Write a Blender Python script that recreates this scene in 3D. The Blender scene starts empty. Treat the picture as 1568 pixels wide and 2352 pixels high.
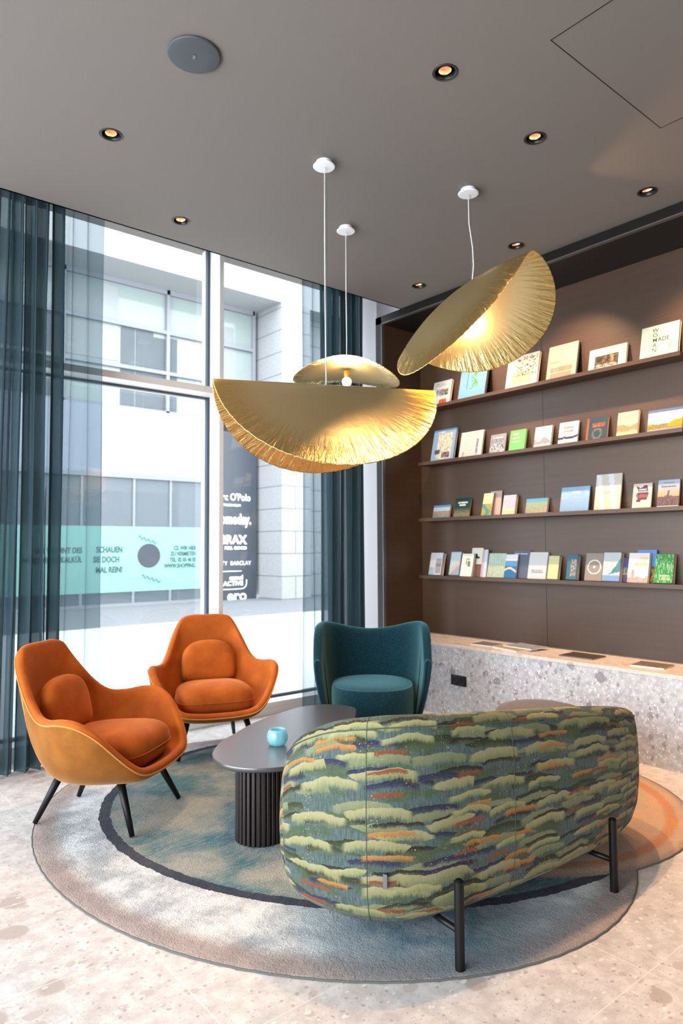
import bpy, bmesh, math, random
from mathutils import Vector, Matrix, noise
SC = bpy.context.scene
COL = SC.collection
PI = math.pi
R = math.radians

# ---------------------------------------------------------------- camera
cam_data = bpy.data.cameras.new('camera')
cam = bpy.data.objects.new('camera', cam_data)
COL.objects.link(cam)
cam_data.sensor_fit = 'HORIZONTAL'
cam_data.sensor_width = 24.0
cam_data.lens = 24.0 * 1587.0 / 1568.0
cam_data.clip_end = 200
yaw, pit, rol = R(39.60), R(2.94), R(-0.294)
f_ = Vector((math.sin(yaw)*math.cos(pit), math.cos(yaw)*math.cos(pit), math.sin(pit)))
r_ = Vector((math.cos(yaw), -math.sin(yaw), 0))
u_ = r_.cross(f_)
r2 = r_*math.cos(rol) + u_*math.sin(rol)
u2 = -r_*math.sin(rol) + u_*math.cos(rol)
cam.matrix_world = Matrix(((r2.x, u2.x, -f_.x, 0), (r2.y, u2.y, -f_.y, 0), (r2.z, u2.z, -f_.z, 1.4), (0, 0, 0, 1)))
cam_data.dof.use_dof = True
cam_data.dof.focus_distance = 2.9
cam_data.dof.aperture_fstop = 3.2
SC.camera = cam

# ---------------------------------------------------------------- light and exposure
vs = SC.view_settings
vs.view_transform = 'Standard'; vs.look = 'None'; vs.gamma = 1.0; vs.use_curve_mapping = False
vs.exposure = 0.60
SC.cycles.max_bounces = 10
SC.cycles.diffuse_bounces = 5
SC.cycles.glossy_bounces = 4
SC.cycles.transmission_bounces = 6
SC.cycles.transparent_max_bounces = 40
SC.cycles.sample_clamp_indirect = 6.0
SC.cycles.caustics_reflective = False
SC.cycles.caustics_refractive = False
SC.cycles.use_denoising = True
world = bpy.data.worlds.new('overcast_sky'); SC.world = world
world.use_nodes = True
bg = world.node_tree.nodes['Background']
bg.inputs['Color'].default_value = (0.86, 0.93, 1.0, 1)
# thin overcast, brighter towards the open street end on the left
wt = world.node_tree; wc = wt.nodes.new('ShaderNodeTexCoord'); ws = wt.nodes.new('ShaderNodeSeparateXYZ'); wt.links.new(wc.outputs['Generated'], ws.inputs[0])
wm = wt.nodes.new('ShaderNodeMapRange'); wm.inputs[1].default_value = .15; wm.inputs[2].default_value = -1.0; wm.inputs[3].default_value = 4.6; wm.inputs[4].default_value = 9.5
wt.links.new(ws.outputs[0], wm.inputs[0]); wt.links.new(wm.outputs[0], bg.inputs['Strength'])
WARM = (1.0, 0.59, 0.32)
SPOT_POWER = 120.0

def portal(name, loc, rot, sx, sy):
    l = bpy.data.lights.new(name, 'AREA'); l.shape = 'RECTANGLE'; l.size = sx; l.size_y = sy
    l.cycles.is_portal = True
    o = bpy.data.objects.new(name, l); COL.objects.link(o); o.location = loc; o.rotation_euler = rot
portal('sky_portal', (0.7, 5.4, 1.95), (R(-90), 0, 0), 7.6, 3.9)
portal('sky_portal', (-3.2, 1.5, 1.75), (0, R(-90), 0), 3.4, 6.9)

# ---------------------------------------------------------------- mesh helpers
class MB:
    def __init__(s): s.v = []; s.f = []; s.m = []; s.uv = None; s.smooth = False
    def box(s, a, b, mi=0):
        x0, y0, z0 = a; x1, y1, z1 = b; n = len(s.v)
        s.v += [(x0,y0,z0),(x1,y0,z0),(x1,y1,z0),(x0,y1,z0),(x0,y0,z1),(x1,y0,z1),(x1,y1,z1),(x0,y1,z1)]
        for q in ((0,3,2,1),(4,5,6,7),(0,1,5,4),(1,2,6,5),(2,3,7,6),(3,0,4,7)):
            s.f.append(tuple(n+i for i in q)); s.m.append(mi)
        return s
    def quad(s, *p, mi=0):
        n = len(s.v); s.v += [tuple(q) for q in p]; s.f.append(tuple(range(n, n+len(p)))); s.m.append(mi); return s
    def rings(s, rings, closed=True, cap0=False, cap1=False, mi=0):
        n = len(s.v); k = len(rings[0])
        for r in rings: s.v += [tuple(p) for p in r]
        for i in range(len(rings)-1):
            for j in range(k if closed else k-1):
                a = n+i*k+j; b = n+i*k+(j+1) % k
                s.f.append((a, b, b+k, a+k)); s.m.append(mi)
        if cap0: s.f.append(tuple(n+j for j in reversed(range(k)))); s.m.append(mi)
        if cap1: s.f.append(tuple(n+(len(rings)-1)*k+j for j in range(k))); s.m.append(mi)
        return s
    def tube(s, pts, rad, n=10, caps=True, mi=0, closed=False):
        pts = [Vector(p) for p in pts]; L = len(pts)
        rr = rad if isinstance(rad, (list, tuple)) else [rad]*L
        rings = []; up = None
        for i, p in enumerate(pts):
            if closed: t = pts[(i+1) % L]-pts[i-1]
            else: t = pts[min(i+1, L-1)]-pts[max(i-1, 0)]
            t.normalize()
            if up is None:
                up = Vector((0, 0, 1)) if abs(t.z) < .9 else Vector((1, 0, 0))
            a = t.cross(up).normalized(); up = a.cross(t).normalized()
            rings.append([p+(a*math.cos(2*PI*k/n)+up*math.sin(2*PI*k/n))*rr[i] for k in range(n)])
        if closed: rings.append(rings[0])
        return s.rings(rings, True, caps and not closed, caps and not closed, mi)
    def lathe(s, prof, n=32, mi=0, c=(0, 0, 0), cap0=True, cap1=True):
        rings = [[(c[0]+r*math.cos(2*PI*k/n), c[1]+r*math.sin(2*PI*k/n), c[2]+z) for k in range(n)] for r, z in prof]
        return s.rings(rings, True, cap0, cap1, mi)
    def build(s, name, mats, parent=None, smooth=True, bevel=0, subsurf=0, auto=None, loc=None, rot=None):
        me = bpy.data.meshes.new(name); me.from_pydata(s.v, [], s.f)
        if not isinstance(mats, (list, tuple)): mats = [mats]
        for m in mats: me.materials.append(m)
        for p, mi in zip(me.polygons, s.m): p.material_index = mi; p.use_smooth = smooth
        if s.uv:
            l = me.uv_layers.new(name='UVMap')
            for p in me.polygons:
                us = [s.uv[vi] for vi in p.vertices]
                for li, u in zip(p.loop_indices, us): l.data[li].uv = u
        o = bpy.data.objects.new(name, me); COL.objects.link(o)
        if parent: o.parent = parent
        if loc: o.location = loc
        if rot: o.rotation_euler = rot
        if bevel:
            b = o.modifiers.new('bevel', 'BEVEL'); b.width = bevel; b.segments = 3; b.limit_method = 'ANGLE'; b.angle_limit = R(40)
            b.harden_normals = False
        if subsurf:
            b = o.modifiers.new('subsurf', 'SUBSURF'); b.levels = subsurf; b.render_levels = subsurf
        if auto: me.set_sharp_from_angle(angle=R(auto))
        return o
def tag(o, label=None, cat=None, group=None, kind=None):
    if label: o['label'] = label
    if cat: o['category'] = cat
    if group: o['group'] = group
    if kind: o['kind'] = kind
    return o
def thing(name, label, cat, loc=(0, 0, 0), rz=0, group=None):
    o = bpy.data.objects.new(name, None); COL.objects.link(o); o.location = loc; o.rotation_euler = (0, 0, rz)
    o.empty_display_size = .1
    return tag(o, label, cat, group)
def struct(o): o['kind'] = 'structure'; return o
def text(name, s, size, m, parent=None, loc=(0, 0, 0), rot=(0, 0, 0), align='LEFT', off=0.0, ext=0.0008, sx=1.0, sp=1.0, shear=0.0):
    c = bpy.data.curves.new('t', 'FONT'); c.body = s; c.size = size; c.align_x = align; c.offset = off; c.extrude = ext
    c.space_character = sp; c.shear = shear; c.resolution_u = 3
    t = bpy.data.objects.new('t', c); COL.objects.link(t)
    bpy.context.view_layer.update()
    me = bpy.data.meshes.new_from_object(t.evaluated_get(bpy.context.evaluated_depsgraph_get()))
    bpy.data.objects.remove(t); bpy.data.curves.remove(c)
    me.name = name; me.materials.clear(); me.materials.append(m)
    for v in me.vertices: v.co.x *= sx
    o = bpy.data.objects.new(name, me); COL.objects.link(o)
    if parent: o.parent = parent
    o.location = loc; o.rotation_euler = rot
    return o
def catmull(P, n, closed=True):
    out = []; L = len(P); P = [Vector(p) for p in P]
    segs = L if closed else L-1
    for i in range(segs):
        g = (lambda k: P[k % L]) if closed else (lambda k: P[max(0, min(L-1, k))])
        p0, p1, p2, p3 = g(i-1), g(i), g(i+1), g(i+2)
        for j in range(n):
            t = j/n
            out.append(.5*((2*p1)+(p2-p0)*t+(2*p0-5*p1+4*p2-p3)*t*t+(3*p1-p0-3*p2+p3)*t**3))
    if not closed: out.append(P[-1])
    return out

# ---------------------------------------------------------------- material helpers
class NT:
    def __init__(s, name):
        s.m = bpy.data.materials.new(name); s.m.use_nodes = True; s.t = s.m.node_tree
        s.b = s.t.nodes['Principled BSDF']; s.out = s.t.nodes['Material Output']
    def n(s, typ, **kw):
        x = s.t.nodes.new(typ)
        for k, v in kw.items():
            if k[0] == '_': x.inputs[k[1:].replace('_', ' ')].default_value = v
            else: setattr(x, k, v)
        return x
    def l(s, a, b): s.t.links.new(a, b)
    def val(s, x, sock):
        if isinstance(x, (int, float)): sock.default_value = x
        elif isinstance(x, tuple): sock.default_value = x
        else: s.l(x, sock)
    def math(s, op, a, b=0.0, c=0.0, clamp=False):
        x = s.t.nodes.new('ShaderNodeMath'); x.operation = op; x.use_clamp = clamp
        s.val(a, x.inputs[0]); s.val(b, x.inputs[1]); s.val(c, x.inputs[2]); return x.outputs[0]
    def mix(s, f, a, b, typ='MIX'):
        x = s.t.nodes.new('ShaderNodeMix'); x.data_type = 'RGBA'; x.blend_type = typ
        s.val(f, x.inputs[0]); s.val(col(a) if isinstance(a, tuple) else a, x.inputs[6]); s.val(col(b) if isinstance(b, tuple) else b, x.inputs[7]); return x.outputs[2]
    def noise(s, vec, scale, detail=3, rough=.5, out=0, dist=0.0):
        x = s.n('ShaderNodeTexNoise'); x.inputs['Scale'].default_value = scale; x.inputs['Detail'].default_value = detail
        x.inputs['Roughness'].default_value = rough; x.inputs['Distortion'].default_value = dist
        if vec is not None: s.l(vec, x.inputs['Vector'])
        return x.outputs[out]
    def ramp(s, f, lo, hi):
        x = s.n('ShaderNodeMapRange'); x.interpolation_type = 'SMOOTHSTEP'; s.val(f, x.inputs[0])
        x.inputs[1].default_value = lo; x.inputs[2].default_value = hi; return x.outputs[0]
    def coord(s, which='Object', scale=(1, 1, 1), rot=(0, 0, 0), loc=(0, 0, 0)):
        c = s.n('ShaderNodeTexCoord'); m = s.n('ShaderNodeMapping')
        m.inputs['Scale'].default_value = scale; m.inputs['Rotation'].default_value = rot; m.inputs['Location'].default_value = loc
        s.l(c.outputs[which], m.inputs[0]); return m.outputs[0]
    def bump(s, h, strength=.3, dist=.01):
        x = s.n('ShaderNodeBump'); x.inputs['Strength'].default_value = strength; x.inputs['Distance'].default_value = dist
        s.l(h, x.inputs['Height']); s.l(x.outputs[0], s.b.inputs['Normal'])
    def base(s, c, rough=.5, metal=0.0, spec=.5):
        s.val(col(c) if isinstance(c, tuple) else c, s.b.inputs['Base Color']); s.val(rough, s.b.inputs['Roughness']); s.b.inputs['Metallic'].default_value = metal
        s.b.inputs['Specular IOR Level'].default_value = spec
def col(c): return tuple(c)+(1,) if len(c) == 3 else c
def srgb(r, g, b):
    return tuple(((x/255)/12.92 if x/255 <= .04045 else ((x/255+.055)/1.055)**2.4) for x in (r, g, b))
def plain(name, c, rough=.5, metal=0.0, spec=.5, nscale=0, nstr=.1, sheen=0.0, vary=0.0):
    t = NT(name); t.base(c, rough, metal, spec)
    v = t.coord('Object')
    if vary:
        f = t.noise(v, nscale or 8, 4, .6)
        t.l(t.mix(f, tuple(x*(1-vary) for x in c), tuple(min(1, x*(1+vary)) for x in c)), t.b.inputs['Base Color'])
    if nscale: t.bump(t.noise(v, nscale, 3), nstr, .002)
    if sheen:
        t.b.inputs['Sheen Weight'].default_value = sheen; t.b.inputs['Sheen Roughness'].default_value = .4
    return t.m
def emit(name, c, st):
    t = NT(name); t.base((0, 0, 0)); t.b.inputs['Emission Color'].default_value = col(c); t.b.inputs['Emission Strength'].default_value = st; return t.m

M = {}
M['ceiling'] = plain('ceiling_taupe_plaster', (.175, .155, .137), .85, nscale=260, nstr=.12)
M['white'] = plain('white_enamel', (.82, .82, .83), .35)
M['black'] = plain('black_powder_coat', (.004, .004, .0045), .42, spec=.25, nscale=400, nstr=.05)
M['satin'] = plain('satin_dark_trim', (.010, .011, .013), .28, spec=.4)
M['wallgrey'] = plain('grey_plaster', (.42, .41, .42), .8, nscale=80, nstr=.1)
M['palewall'] = plain('warm_white_plaster', (.58, .55, .51), .8, nscale=80, nstr=.1)
M['alu'] = plain('white_window_frame', (.74, .71, .69), .45)
M['gasket'] = plain('dark_gasket', (.04, .06, .08), .4)
M['steel'] = plain('brushed_edge_trim', (.16, .155, .15), .35, .7)
M['cord'] = plain('white_textile_cord', (.75, .75, .73), .7, nscale=500, nstr=.3)
M['brass'] = plain('brass_socket', (.78, .5, .16), .25, 1.0)

# dark stained oak panelling with horizontal grain
t = NT('dark_stained_oak'); v = t.coord('Object', (1, .6, 14))
g = t.noise(v, 3.0, 6, .6); g2 = t.noise(t.coord('Object', (1, .3, 1.2)), 2.2, 3)
c = t.mix(t.math('MULTIPLY_ADD', g, .7, t.math('MULTIPLY', g2, .3)), (.030, .015, .007), (.078, .040, .019))
t.base(c, .42); t.bump(g, .1, .002); M['oak'] = t.m
t = NT('niche_black_lacquer'); t.base((.008, .007, .006), .35, spec=.3); M['lacquer'] = t.m

def terrazzo(name, base_lo, base_hi, chips, scale, joint=None, rough=.35):
    t = NT(name); v = t.coord('Object')
    w = t.n('ShaderNodeVectorMath', operation='ADD'); t.l(v, w.inputs[0])
    nz = t.noise(v, scale*1.3, 3, .6, out=1); sc = t.n('ShaderNodeVectorMath', operation='SCALE'); t.l(nz, sc.inputs[0]); sc.inputs['Scale'].default_value = .25/scale
    t.l(sc.outputs[0], w.inputs[1]); vv = w.outputs[0]
    c = t.mix(t.ramp(t.noise(v, scale*2.5, 6, .7), .3, .7), base_lo, base_hi)
    for k, (sc_, thr, colr, amt) in enumerate(chips):
        vo = t.n('ShaderNodeTexVoronoi'); vo.inputs['Scale'].default_value = scale*sc_; vo.inputs['Randomness'].default_value = 1
        mp = t.n('ShaderNodeMapping'); mp.inputs['Location'].default_value = (k*3.7, k*1.9, k*2.3); mp.inputs['Scale'].default_value = (1, 1.0+.3*(k % 3), 1)
        t.l(vv, mp.inputs[0]); t.l(mp.outputs[0], vo.inputs['Vector'])
        sp = t.n('ShaderNodeSeparateColor'); t.l(vo.outputs['Color'], sp.inputs[0])
        size = t.math('MULTIPLY', sp.outputs[1], thr)
        pick = t.math('GREATER_THAN', sp.outputs[0], 1-amt)
        edge = t.ramp(t.math('SUBTRACT', size, vo.outputs['Distance']), 0, .06)
        c = t.mix(t.math('MULTIPLY', t.math('MULTIPLY', pick, edge), .85), c, colr)
    if joint:
        sx = t.n('ShaderNodeSeparateXYZ'); t.l(v, sx.inputs[0])
        jx, px, jy, py = joint
        def line(s_, off, per):
            a = t.math('MODULO', t.math('ADD', s_, 100*per-off), per)
            a = t.math('ABSOLUTE', t.math('SUBTRACT', a, per/2))
            return t.math('GREATER_THAN', a, per/2-.0022)
        ln = t.math('MAXIMUM', line(sx.outputs[0], jx, px), line(sx.outputs[1], jy, py))
        c = t.mix(t.math('MULTIPLY', ln, .75), c, (.72, .68, .62))
    t.base(c, rough); return t.m
M['floor'] = terrazzo('pale_agglomerate_stone', (.48, .435, .41), (.66, .625, .60),
    [(.9, .42, (.40, .335, .30), .42), (2.2, .42, (.46, .40, .365), .5), (5, .38, (.74, .69, .65), .5), (9, .42, (.37, .31, .28), .38), (20, .45, (.42, .36, .33), .4)], 5.5, (1.065, 1.2, 2.38, .605), .42)
M['counter'] = terrazzo('grey_agglomerate_stone', (.33, .335, .355), (.54, .54, .56),
    [(1, .45, (.20, .20, .215), .42), (2.0, .45, (.24, .24, .25), .5), (3.4, .45, (.66, .66, .67), .55), (5, .45, (.17, .17, .18), .4), (7, .45, (.78, .78, .79), .45)], 9.0)
M['countertop'] = terrazzo('pale_stone_slab', (.48, .42, .38), (.64, .58, .53),
    [(1, .4, (.38, .33, .30), .4), (3, .42, (.72, .67, .62), .5), (7, .42, (.36, .31, .28), .35)], 9.0)

# velvets and wool
def velvet(name, lo, hi, sheen_c, sw=.8):
    t = NT(name); v = t.coord('Object')
    f = t.noise(v, 7, 4, .6)
    lw = t.n('ShaderNodeLayerWeight'); lw.inputs['Blend'].default_value = .35
    c = t.mix(t.ramp(f, .3, .75), lo, hi)
    t.base(c, .78, spec=.15); t.b.inputs['Sheen Weight'].default_value = sw; t.b.inputs['Sheen Roughness'].default_value = .35
    t.b.inputs['Sheen Tint'].default_value = col(sheen_c)
    t.bump(t.noise(v, 350, 2), .12, .001); return t.m
M['velvet'] = velvet('orange_velvet', (.33, .072, .009), (.46, .112, .014), (1.0, .50, .22), .40)
M['velvet_out'] = velvet('orange_velvet_daylit', (.185, .062, .009), (.26, .092, .014), (1.0, .66, .34), .35)  # same velvet as inside; its tan daylight sheen is put into the colour
M['piping'] = velvet('velvet_piping', (.48, .19, .04), (.58, .24, .06), (1, .6, .3))
t = NT('teal_wool'); v = t.coord('Object')
f = t.noise(v, 60, 5, .8); c = t.mix(t.ramp(f, .3, .7), (.0015, .013, .020), (.006, .034, .048))
t.base(c, .9, spec=.1); t.b.inputs['Sheen Weight'].default_value = .45; t.b.inputs['Sheen Tint'].default_value = (.3, .7, .8, 1)
t.bump(t.noise(v, 500, 2), .3, .002); M['teal'] = t.m
M['pouf'] = plain('taupe_velvet', (.095, .080, .068), .85, spec=.1, nscale=30, nstr=.1, sheen=.15, vary=.25)
t = NT('charcoal_ash_veneer'); v = t.coord('Object', (.6, 10, 4)); f = t.noise(v, 6, 5, .6)
t.base(t.mix(f, (.046, .044, .052), (.064, .061, .072)), .34, spec=.8); t.b.inputs['Coat Weight'].default_value = .7; t.b.inputs['Coat Roughness'].default_value = .22; t.bump(f, .06, .001); M['table'] = t.m
t = NT('charcoal_slats'); f = t.noise(t.coord('Object', (8, 8, .6)), 6, 5, .6)
t.base(t.mix(f, (.008, .005, .006), (.020, .013, .013)), .4); M['slats'] = t.m
# frosted aqua glass
t = NT('frosted_aqua_glass')
tr = t.n('ShaderNodeBsdfTransparent'); tr.inputs[0].default_value = (.62, .90, .97, 1)
df = t.n('ShaderNodeBsdfDiffuse'); tl = t.n('ShaderNodeBsdfTranslucent'); gs = t.n('ShaderNodeBsdfGlossy'); gs.inputs['Roughness'].default_value = .3
for q in (df, tl): q.inputs[0].default_value = (.42, .78, .88, 1)
a = t.n('ShaderNodeMixShader'); a.inputs[0].default_value = .5; t.l(df.outputs[0], a.inputs[1]); t.l(tl.outputs[0], a.inputs[2])
b = t.n('ShaderNodeMixShader'); b.inputs[0].default_value = .62; t.l(tr.outputs[0], b.inputs[1]); t.l(a.outputs[0], b.inputs[2])
c = t.n('ShaderNodeMixShader'); c.inputs[0].default_value = .08; t.l(b.outputs[0], c.inputs[1]); t.l(gs.outputs[0], c.inputs[2])
t.l(c.outputs[0], t.out.inputs[0]); M['aqua'] = t.m

# gold foil metal
t = NT('crumpled_gold_foil'); tc = t.n('ShaderNodeTexCoord'); sx = t.n('ShaderNodeSeparateXYZ'); t.l(tc.outputs['UV'], sx.inputs[0])
# u = angle*radius frequency, v = radius fraction
cb = t.n('ShaderNodeCombineXYZ'); t.l(t.math('MULTIPLY', sx.outputs[0], 105), cb.inputs[0]); t.l(t.math('MULTIPLY', sx.outputs[1], 5), cb.inputs[1])
r1 = t.noise(cb.outputs[0], 1.0, 3, .55, dist=.8)
edge = t.ramp(sx.outputs[1], .62, .98)
soft = t.noise(t.coord('Object'), 9, 4, .6, dist=.5)
h = t.math('ADD', t.math('MULTIPLY', t.math('MULTIPLY', r1, edge), 1.0), t.math('MULTIPLY', soft, .22))
t.base(t.mix(edge, (.95, .76, .40), (.90, .64, .26)), t.math('MULTIPLY_ADD', edge, -.08, .32), 1.0)
t.bump(h, .7, .010); M['gold'] = t.m

# window glass, shop glass
def glass(name, tint, refl, op=0.0, opc=(1, 1, 1)):
    t = NT(name); tr = t.n('ShaderNodeBsdfTransparent'); tr.inputs[0].default_value = col(tint)
    gl = t.n('ShaderNodeBsdfGlossy'); gl.inputs['Roughness'].default_value = .02; gl.inputs[0].default_value = (1, 1, 1, 1)
    lw = t.n('ShaderNodeLayerWeight'); lw.inputs['Blend'].default_value = .5
    f = t.math('MULTIPLY', t.math('MULTIPLY_ADD', t.math('POWER', lw.outputs['Facing'], 5.0), .6, .035), refl, clamp=True)
    mx = t.n('ShaderNodeMixShader'); t.l(f, mx.inputs[0]); t.l(tr.outputs[0], mx.inputs[1]); t.l(gl.outputs[0], mx.inputs[2])
    if op:
        df = t.n('ShaderNodeBsdfDiffuse'); df.inputs[0].default_value = col(opc)
        m2 = t.n('ShaderNodeMixShader'); m2.inputs[0].default_value = op; t.l(mx.outputs[0], m2.inputs[1]); t.l(df.outputs[0], m2.inputs[2]); mx = m2
    t.l(mx.outputs[0], t.out.inputs[0]); return t.m
M['glass'] = glass('clear_window_glass', (.98, .99, 1), 1.0)
M['shopglass'] = glass('street_shop_glass', (.80, .85, .88), 1.0, .35, (.16, .18, .19))

# sheer curtain
def sheer(name, c, tr_amt):
    t = NT(name); v = t.coord('UV', (60, 3, 1)); f = t.noise(v, 3, 4, .6)
    tr = t.n('ShaderNodeBsdfTransparent'); tr.inputs[0].default_value = (.88, .95, .97, 1)
    df = t.n('ShaderNodeBsdfDiffuse'); tl = t.n('ShaderNodeBsdfTranslucent')
    cc = t.mix(f, tuple(x*.75 for x in c), c); t.l(cc, df.inputs[0]); t.l(cc, tl.inputs[0])
    a = t.n('ShaderNodeMixShader'); a.inputs[0].default_value = .45; t.l(df.outputs[0], a.inputs[1]); t.l(tl.outputs[0], a.inputs[2])
    b = t.n('ShaderNodeMixShader'); lw = t.n('ShaderNodeLayerWeight'); lw.inputs['Blend'].default_value = .5
    # a thread screen closes up as it turns edge-on
    op = t.math('SUBTRACT', 1.0, t.math('MULTIPLY', tr_amt, t.math('SUBTRACT', 1.0, t.math('POWER', lw.outputs['Facing'], 2.0))))
    t.l(op, b.inputs[0]); t.l(tr.outputs[0], b.inputs[1]); t.l(a.outputs[0], b.inputs[2])
    t.l(b.outputs[0], t.out.inputs[0]); return t.m
M['sheer'] = sheer('petrol_sheer_fabric', (.055, .105, .130), .42)
M['drape'] = sheer('petrol_drape_fabric', (.075, .125, .150), .10)

# sofa tapestry: brushed hills of sage, olive, ochre and navy on grey-teal
def tapestry():
    t = NT('landscape_tapestry'); v = t.coord('UV')
    wob = t.n('ShaderNodeVectorMath', operation='SCALE'); t.l(t.noise(v, 9, 3, .6, out=1), wob.inputs[0]); wob.inputs['Scale'].default_value = .03
    w = t.n('ShaderNodeVectorMath', operation='ADD'); t.l(v, w.inputs[0]); t.l(wob.outputs[0], w.inputs[1]); vw = w.outputs[0]
    streak = t.noise(t.coord('UV', (220, 22, 1)), 1.0, 3, .6)
    fringe = t.noise(t.coord('UV', (150, 6, 1)), 1.0, 2, .6)
    c = t.mix(t.ramp(streak, .3, .7), srgb(72, 94, 90), srgb(112, 136, 132))
    c = t.mix(t.math('MULTIPLY', t.ramp(t.noise(t.coord('UV', (3, 9, 1)), 1.6, 3), .45, .62), .8), c, t.mix(streak, srgb(62, 82, 48), srgb(96, 118, 70)))
    def layer(c, su, sv, seed, amt, colA, colB, fade, amp=.30, rr=.50, op=.95):
        mp = t.n('ShaderNodeMapping'); mp.inputs['Scale'].default_value = (su*1.22, sv*1.22, 1); mp.inputs['Location'].default_value = (seed*1.37, seed*2.11, 0)
        t.l(vw, mp.inputs[0])
        vo = t.n('ShaderNodeTexVoronoi', voronoi_dimensions='2D'); vo.inputs['Scale'].default_value = 1; vo.inputs['Randomness'].default_value = .85
        t.l(mp.outputs[0], vo.inputs['Vector'])
        d = t.n('ShaderNodeVectorMath', operation='SUBTRACT'); t.l(mp.outputs[0], d.inputs[0]); t.l(vo.outputs['Position'], d.inputs[1])
        s = t.n('ShaderNodeSeparateXYZ'); t.l(d.outputs[0], s.inputs[0]); lu, lv = s.outputs[0], s.outputs[1]
        cs = t.n('ShaderNodeSeparateColor'); t.l(vo.outputs['Color'], cs.inputs[0])
        bump_ = t.noise(t.coord('UV', (26, 3, 1)), 1.0, 2)
        top = t.math('MULTIPLY', t.math('SUBTRACT', 1.0, t.math('POWER', t.math('DIVIDE', t.math('ABSOLUTE', lu), rr), 2.0)), amp)
        top = t.math('ADD', top, t.math('MULTIPLY', t.math('SUBTRACT', bump_, .5), .28))
        inside = t.ramp(t.math('SUBTRACT', top, lv), 0, .03)
        # distance below the top edge fades through the fringe
        below = t.math('SUBTRACT', top, lv)
        fr = t.math('MULTIPLY_ADD', fringe, fade*.9, fade*.35)
        body = t.math('SUBTRACT', 1.0, t.ramp(t.math('SUBTRACT', below, fr), -.12, .12))
        side = t.math('SUBTRACT', 1.0, t.ramp(t.math('ABSOLUTE', lu), rr*.80, rr))
        pick = t.math('GREATER_THAN', cs.outputs[0], 1-amt)
        mask = t.math('MULTIPLY', t.math('MULTIPLY', inside, body), t.math('MULTIPLY', side, pick))
        cc = t.mix(t.ramp(below, .02, fade*1.1), colA, colB)
        cc = t.mix(t.math('MULTIPLY', t.ramp(streak, .35, .7), .25), cc, tuple(min(1, x*1.5) for x in colA))
        return t.mix(t.math('MULTIPLY', mask, op), c, cc)
    c = layer(c, 3.0, 10.5, 1, .6, srgb(52, 62, 34), srgb(84, 100, 62), .45)
    c = layer(c, 3.5, 12, 2, .60, srgb(150, 158, 118), srgb(112, 136, 92), .62, .26)
    c = layer(c, 3.9, 13, 3, .46, srgb(44, 42, 34), srgb(66, 64, 50), .30, .2)
    c = layer(c, 4.0, 13, 4, .42, srgb(50, 52, 80), srgb(66, 72, 100), .40, .2)
    c = layer(c, 3.2, 10.5, 5, .60, srgb(186, 184, 134), srgb(132, 148, 92), .52, .24)
    c = layer(c, 4.4, 15, 6, .24, srgb(200, 148, 76), srgb(166, 104, 48), .42, .2)
    c = layer(c, 5.5, 19, 7, .18, srgb(160, 84, 46), srgb(130, 84, 50), .42, .2)
    c = layer(c, 4.0, 14, 8, .32, srgb(188, 190, 132), srgb(118, 140, 92), .5, .24)
    sp = t.noise(t.coord('UV', (160, 110, 1)), 1.0, 2, .5); cl = t.noise(t.coord('UV', (9, 5, 1)), 1.0, 2)
    c = t.mix(t.math('MULTIPLY', t.ramp(sp, .62, .70), t.ramp(cl, .5, .62)), c, srgb(214, 204, 160))
    weave = t.noise(t.coord('UV', (90, 420, 1)), 1.0, 2)
    c = t.mix(t.math('MULTIPLY', t.ramp(weave, .55, .75), .16), c, (.9, .9, .8))
    c = t.mix(1.0, c, (.50, .47, .48), 'MULTIPLY'); t.base(c, .82, spec=.2); t.b.inputs['Sheen Weight'].default_value = .06
    t.bump(t.math('ADD', streak, weave), .35, .0022)
    return t.m
M['tapestry'] = tapestry()
M['tapestry_seam'] = plain('tapestry_seam', (.05, .065, .045), .8, vary=.3, nscale=40)

# rug: three overlapping pebble shapes
LOBES = [(2.269, 2.981, 1.313, 1.60, .152), (2.70, 3.0, 1.33, 1.53, .80), (3.2, 2.5, .985, .985, 0.0)]
t = NT('hand_tufted_rug'); v0 = t.coord('Object')
nz = t.n('ShaderNodeVectorMath', operation='SCALE'); nn = t.n('ShaderNodeVectorMath', operation='SUBTRACT')
t.l(t.noise(v0, 14, 4, .7, out=1), nn.inputs[0]); nn.inputs[1].default_value = (.5, .5, .5); t.l(nn.outputs[0], nz.inputs[0]); nz.inputs['Scale'].default_value = .035
ad = t.n('ShaderNodeVectorMath', operation='ADD'); t.l(v0, ad.inputs[0]); t.l(nz.outputs[0], ad.inputs[1])
def lobe_r(L):
    cx, cy, a, b, th = L
    mp = t.n('ShaderNodeMapping', vector_type='TEXTURE'); mp.inputs['Location'].default_value = (cx, cy, 0); mp.inputs['Rotation'].default_value = (0, 0, th); mp.inputs['Scale'].default_value = (a, b, 1)
    t.l(ad.outputs[0], mp.inputs[0]); s = t.n('ShaderNodeSeparateXYZ'); t.l(mp.outputs[0], s.inputs[0])
    return t.math('SQRT', t.math('ADD', t.math('POWER', s.outputs[0], 2), t.math('POWER', s.outputs[1], 2)))
rA, rB, rC = [lobe_r(L) for L in LOBES]
big = t.noise(v0, 2.2, 3, .6); mid = t.noise(v0, 5.5, 4, .65); fine = t.noise(v0, 120, 3, .7)
row = t.noise(t.coord('Object', (14, 110, 14), (0, 0, R(20))), 1, 3, .6)
cA = t.mix(t.ramp(mid, .35, .65), (.30, .325, .34), (.60, .60, .59))
cA = t.mix(t.math('MULTIPLY', t.ramp(rA, .88, .955), .9), cA, t.mix(mid, (.20, .15, .135), (.34, .27, .24)))
d2 = t.n('ShaderNodeVectorMath', operation='DISTANCE'); t.l(v0, d2.inputs[0]); d2.inputs[1].default_value = (1.95, 1.85, 0)
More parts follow.
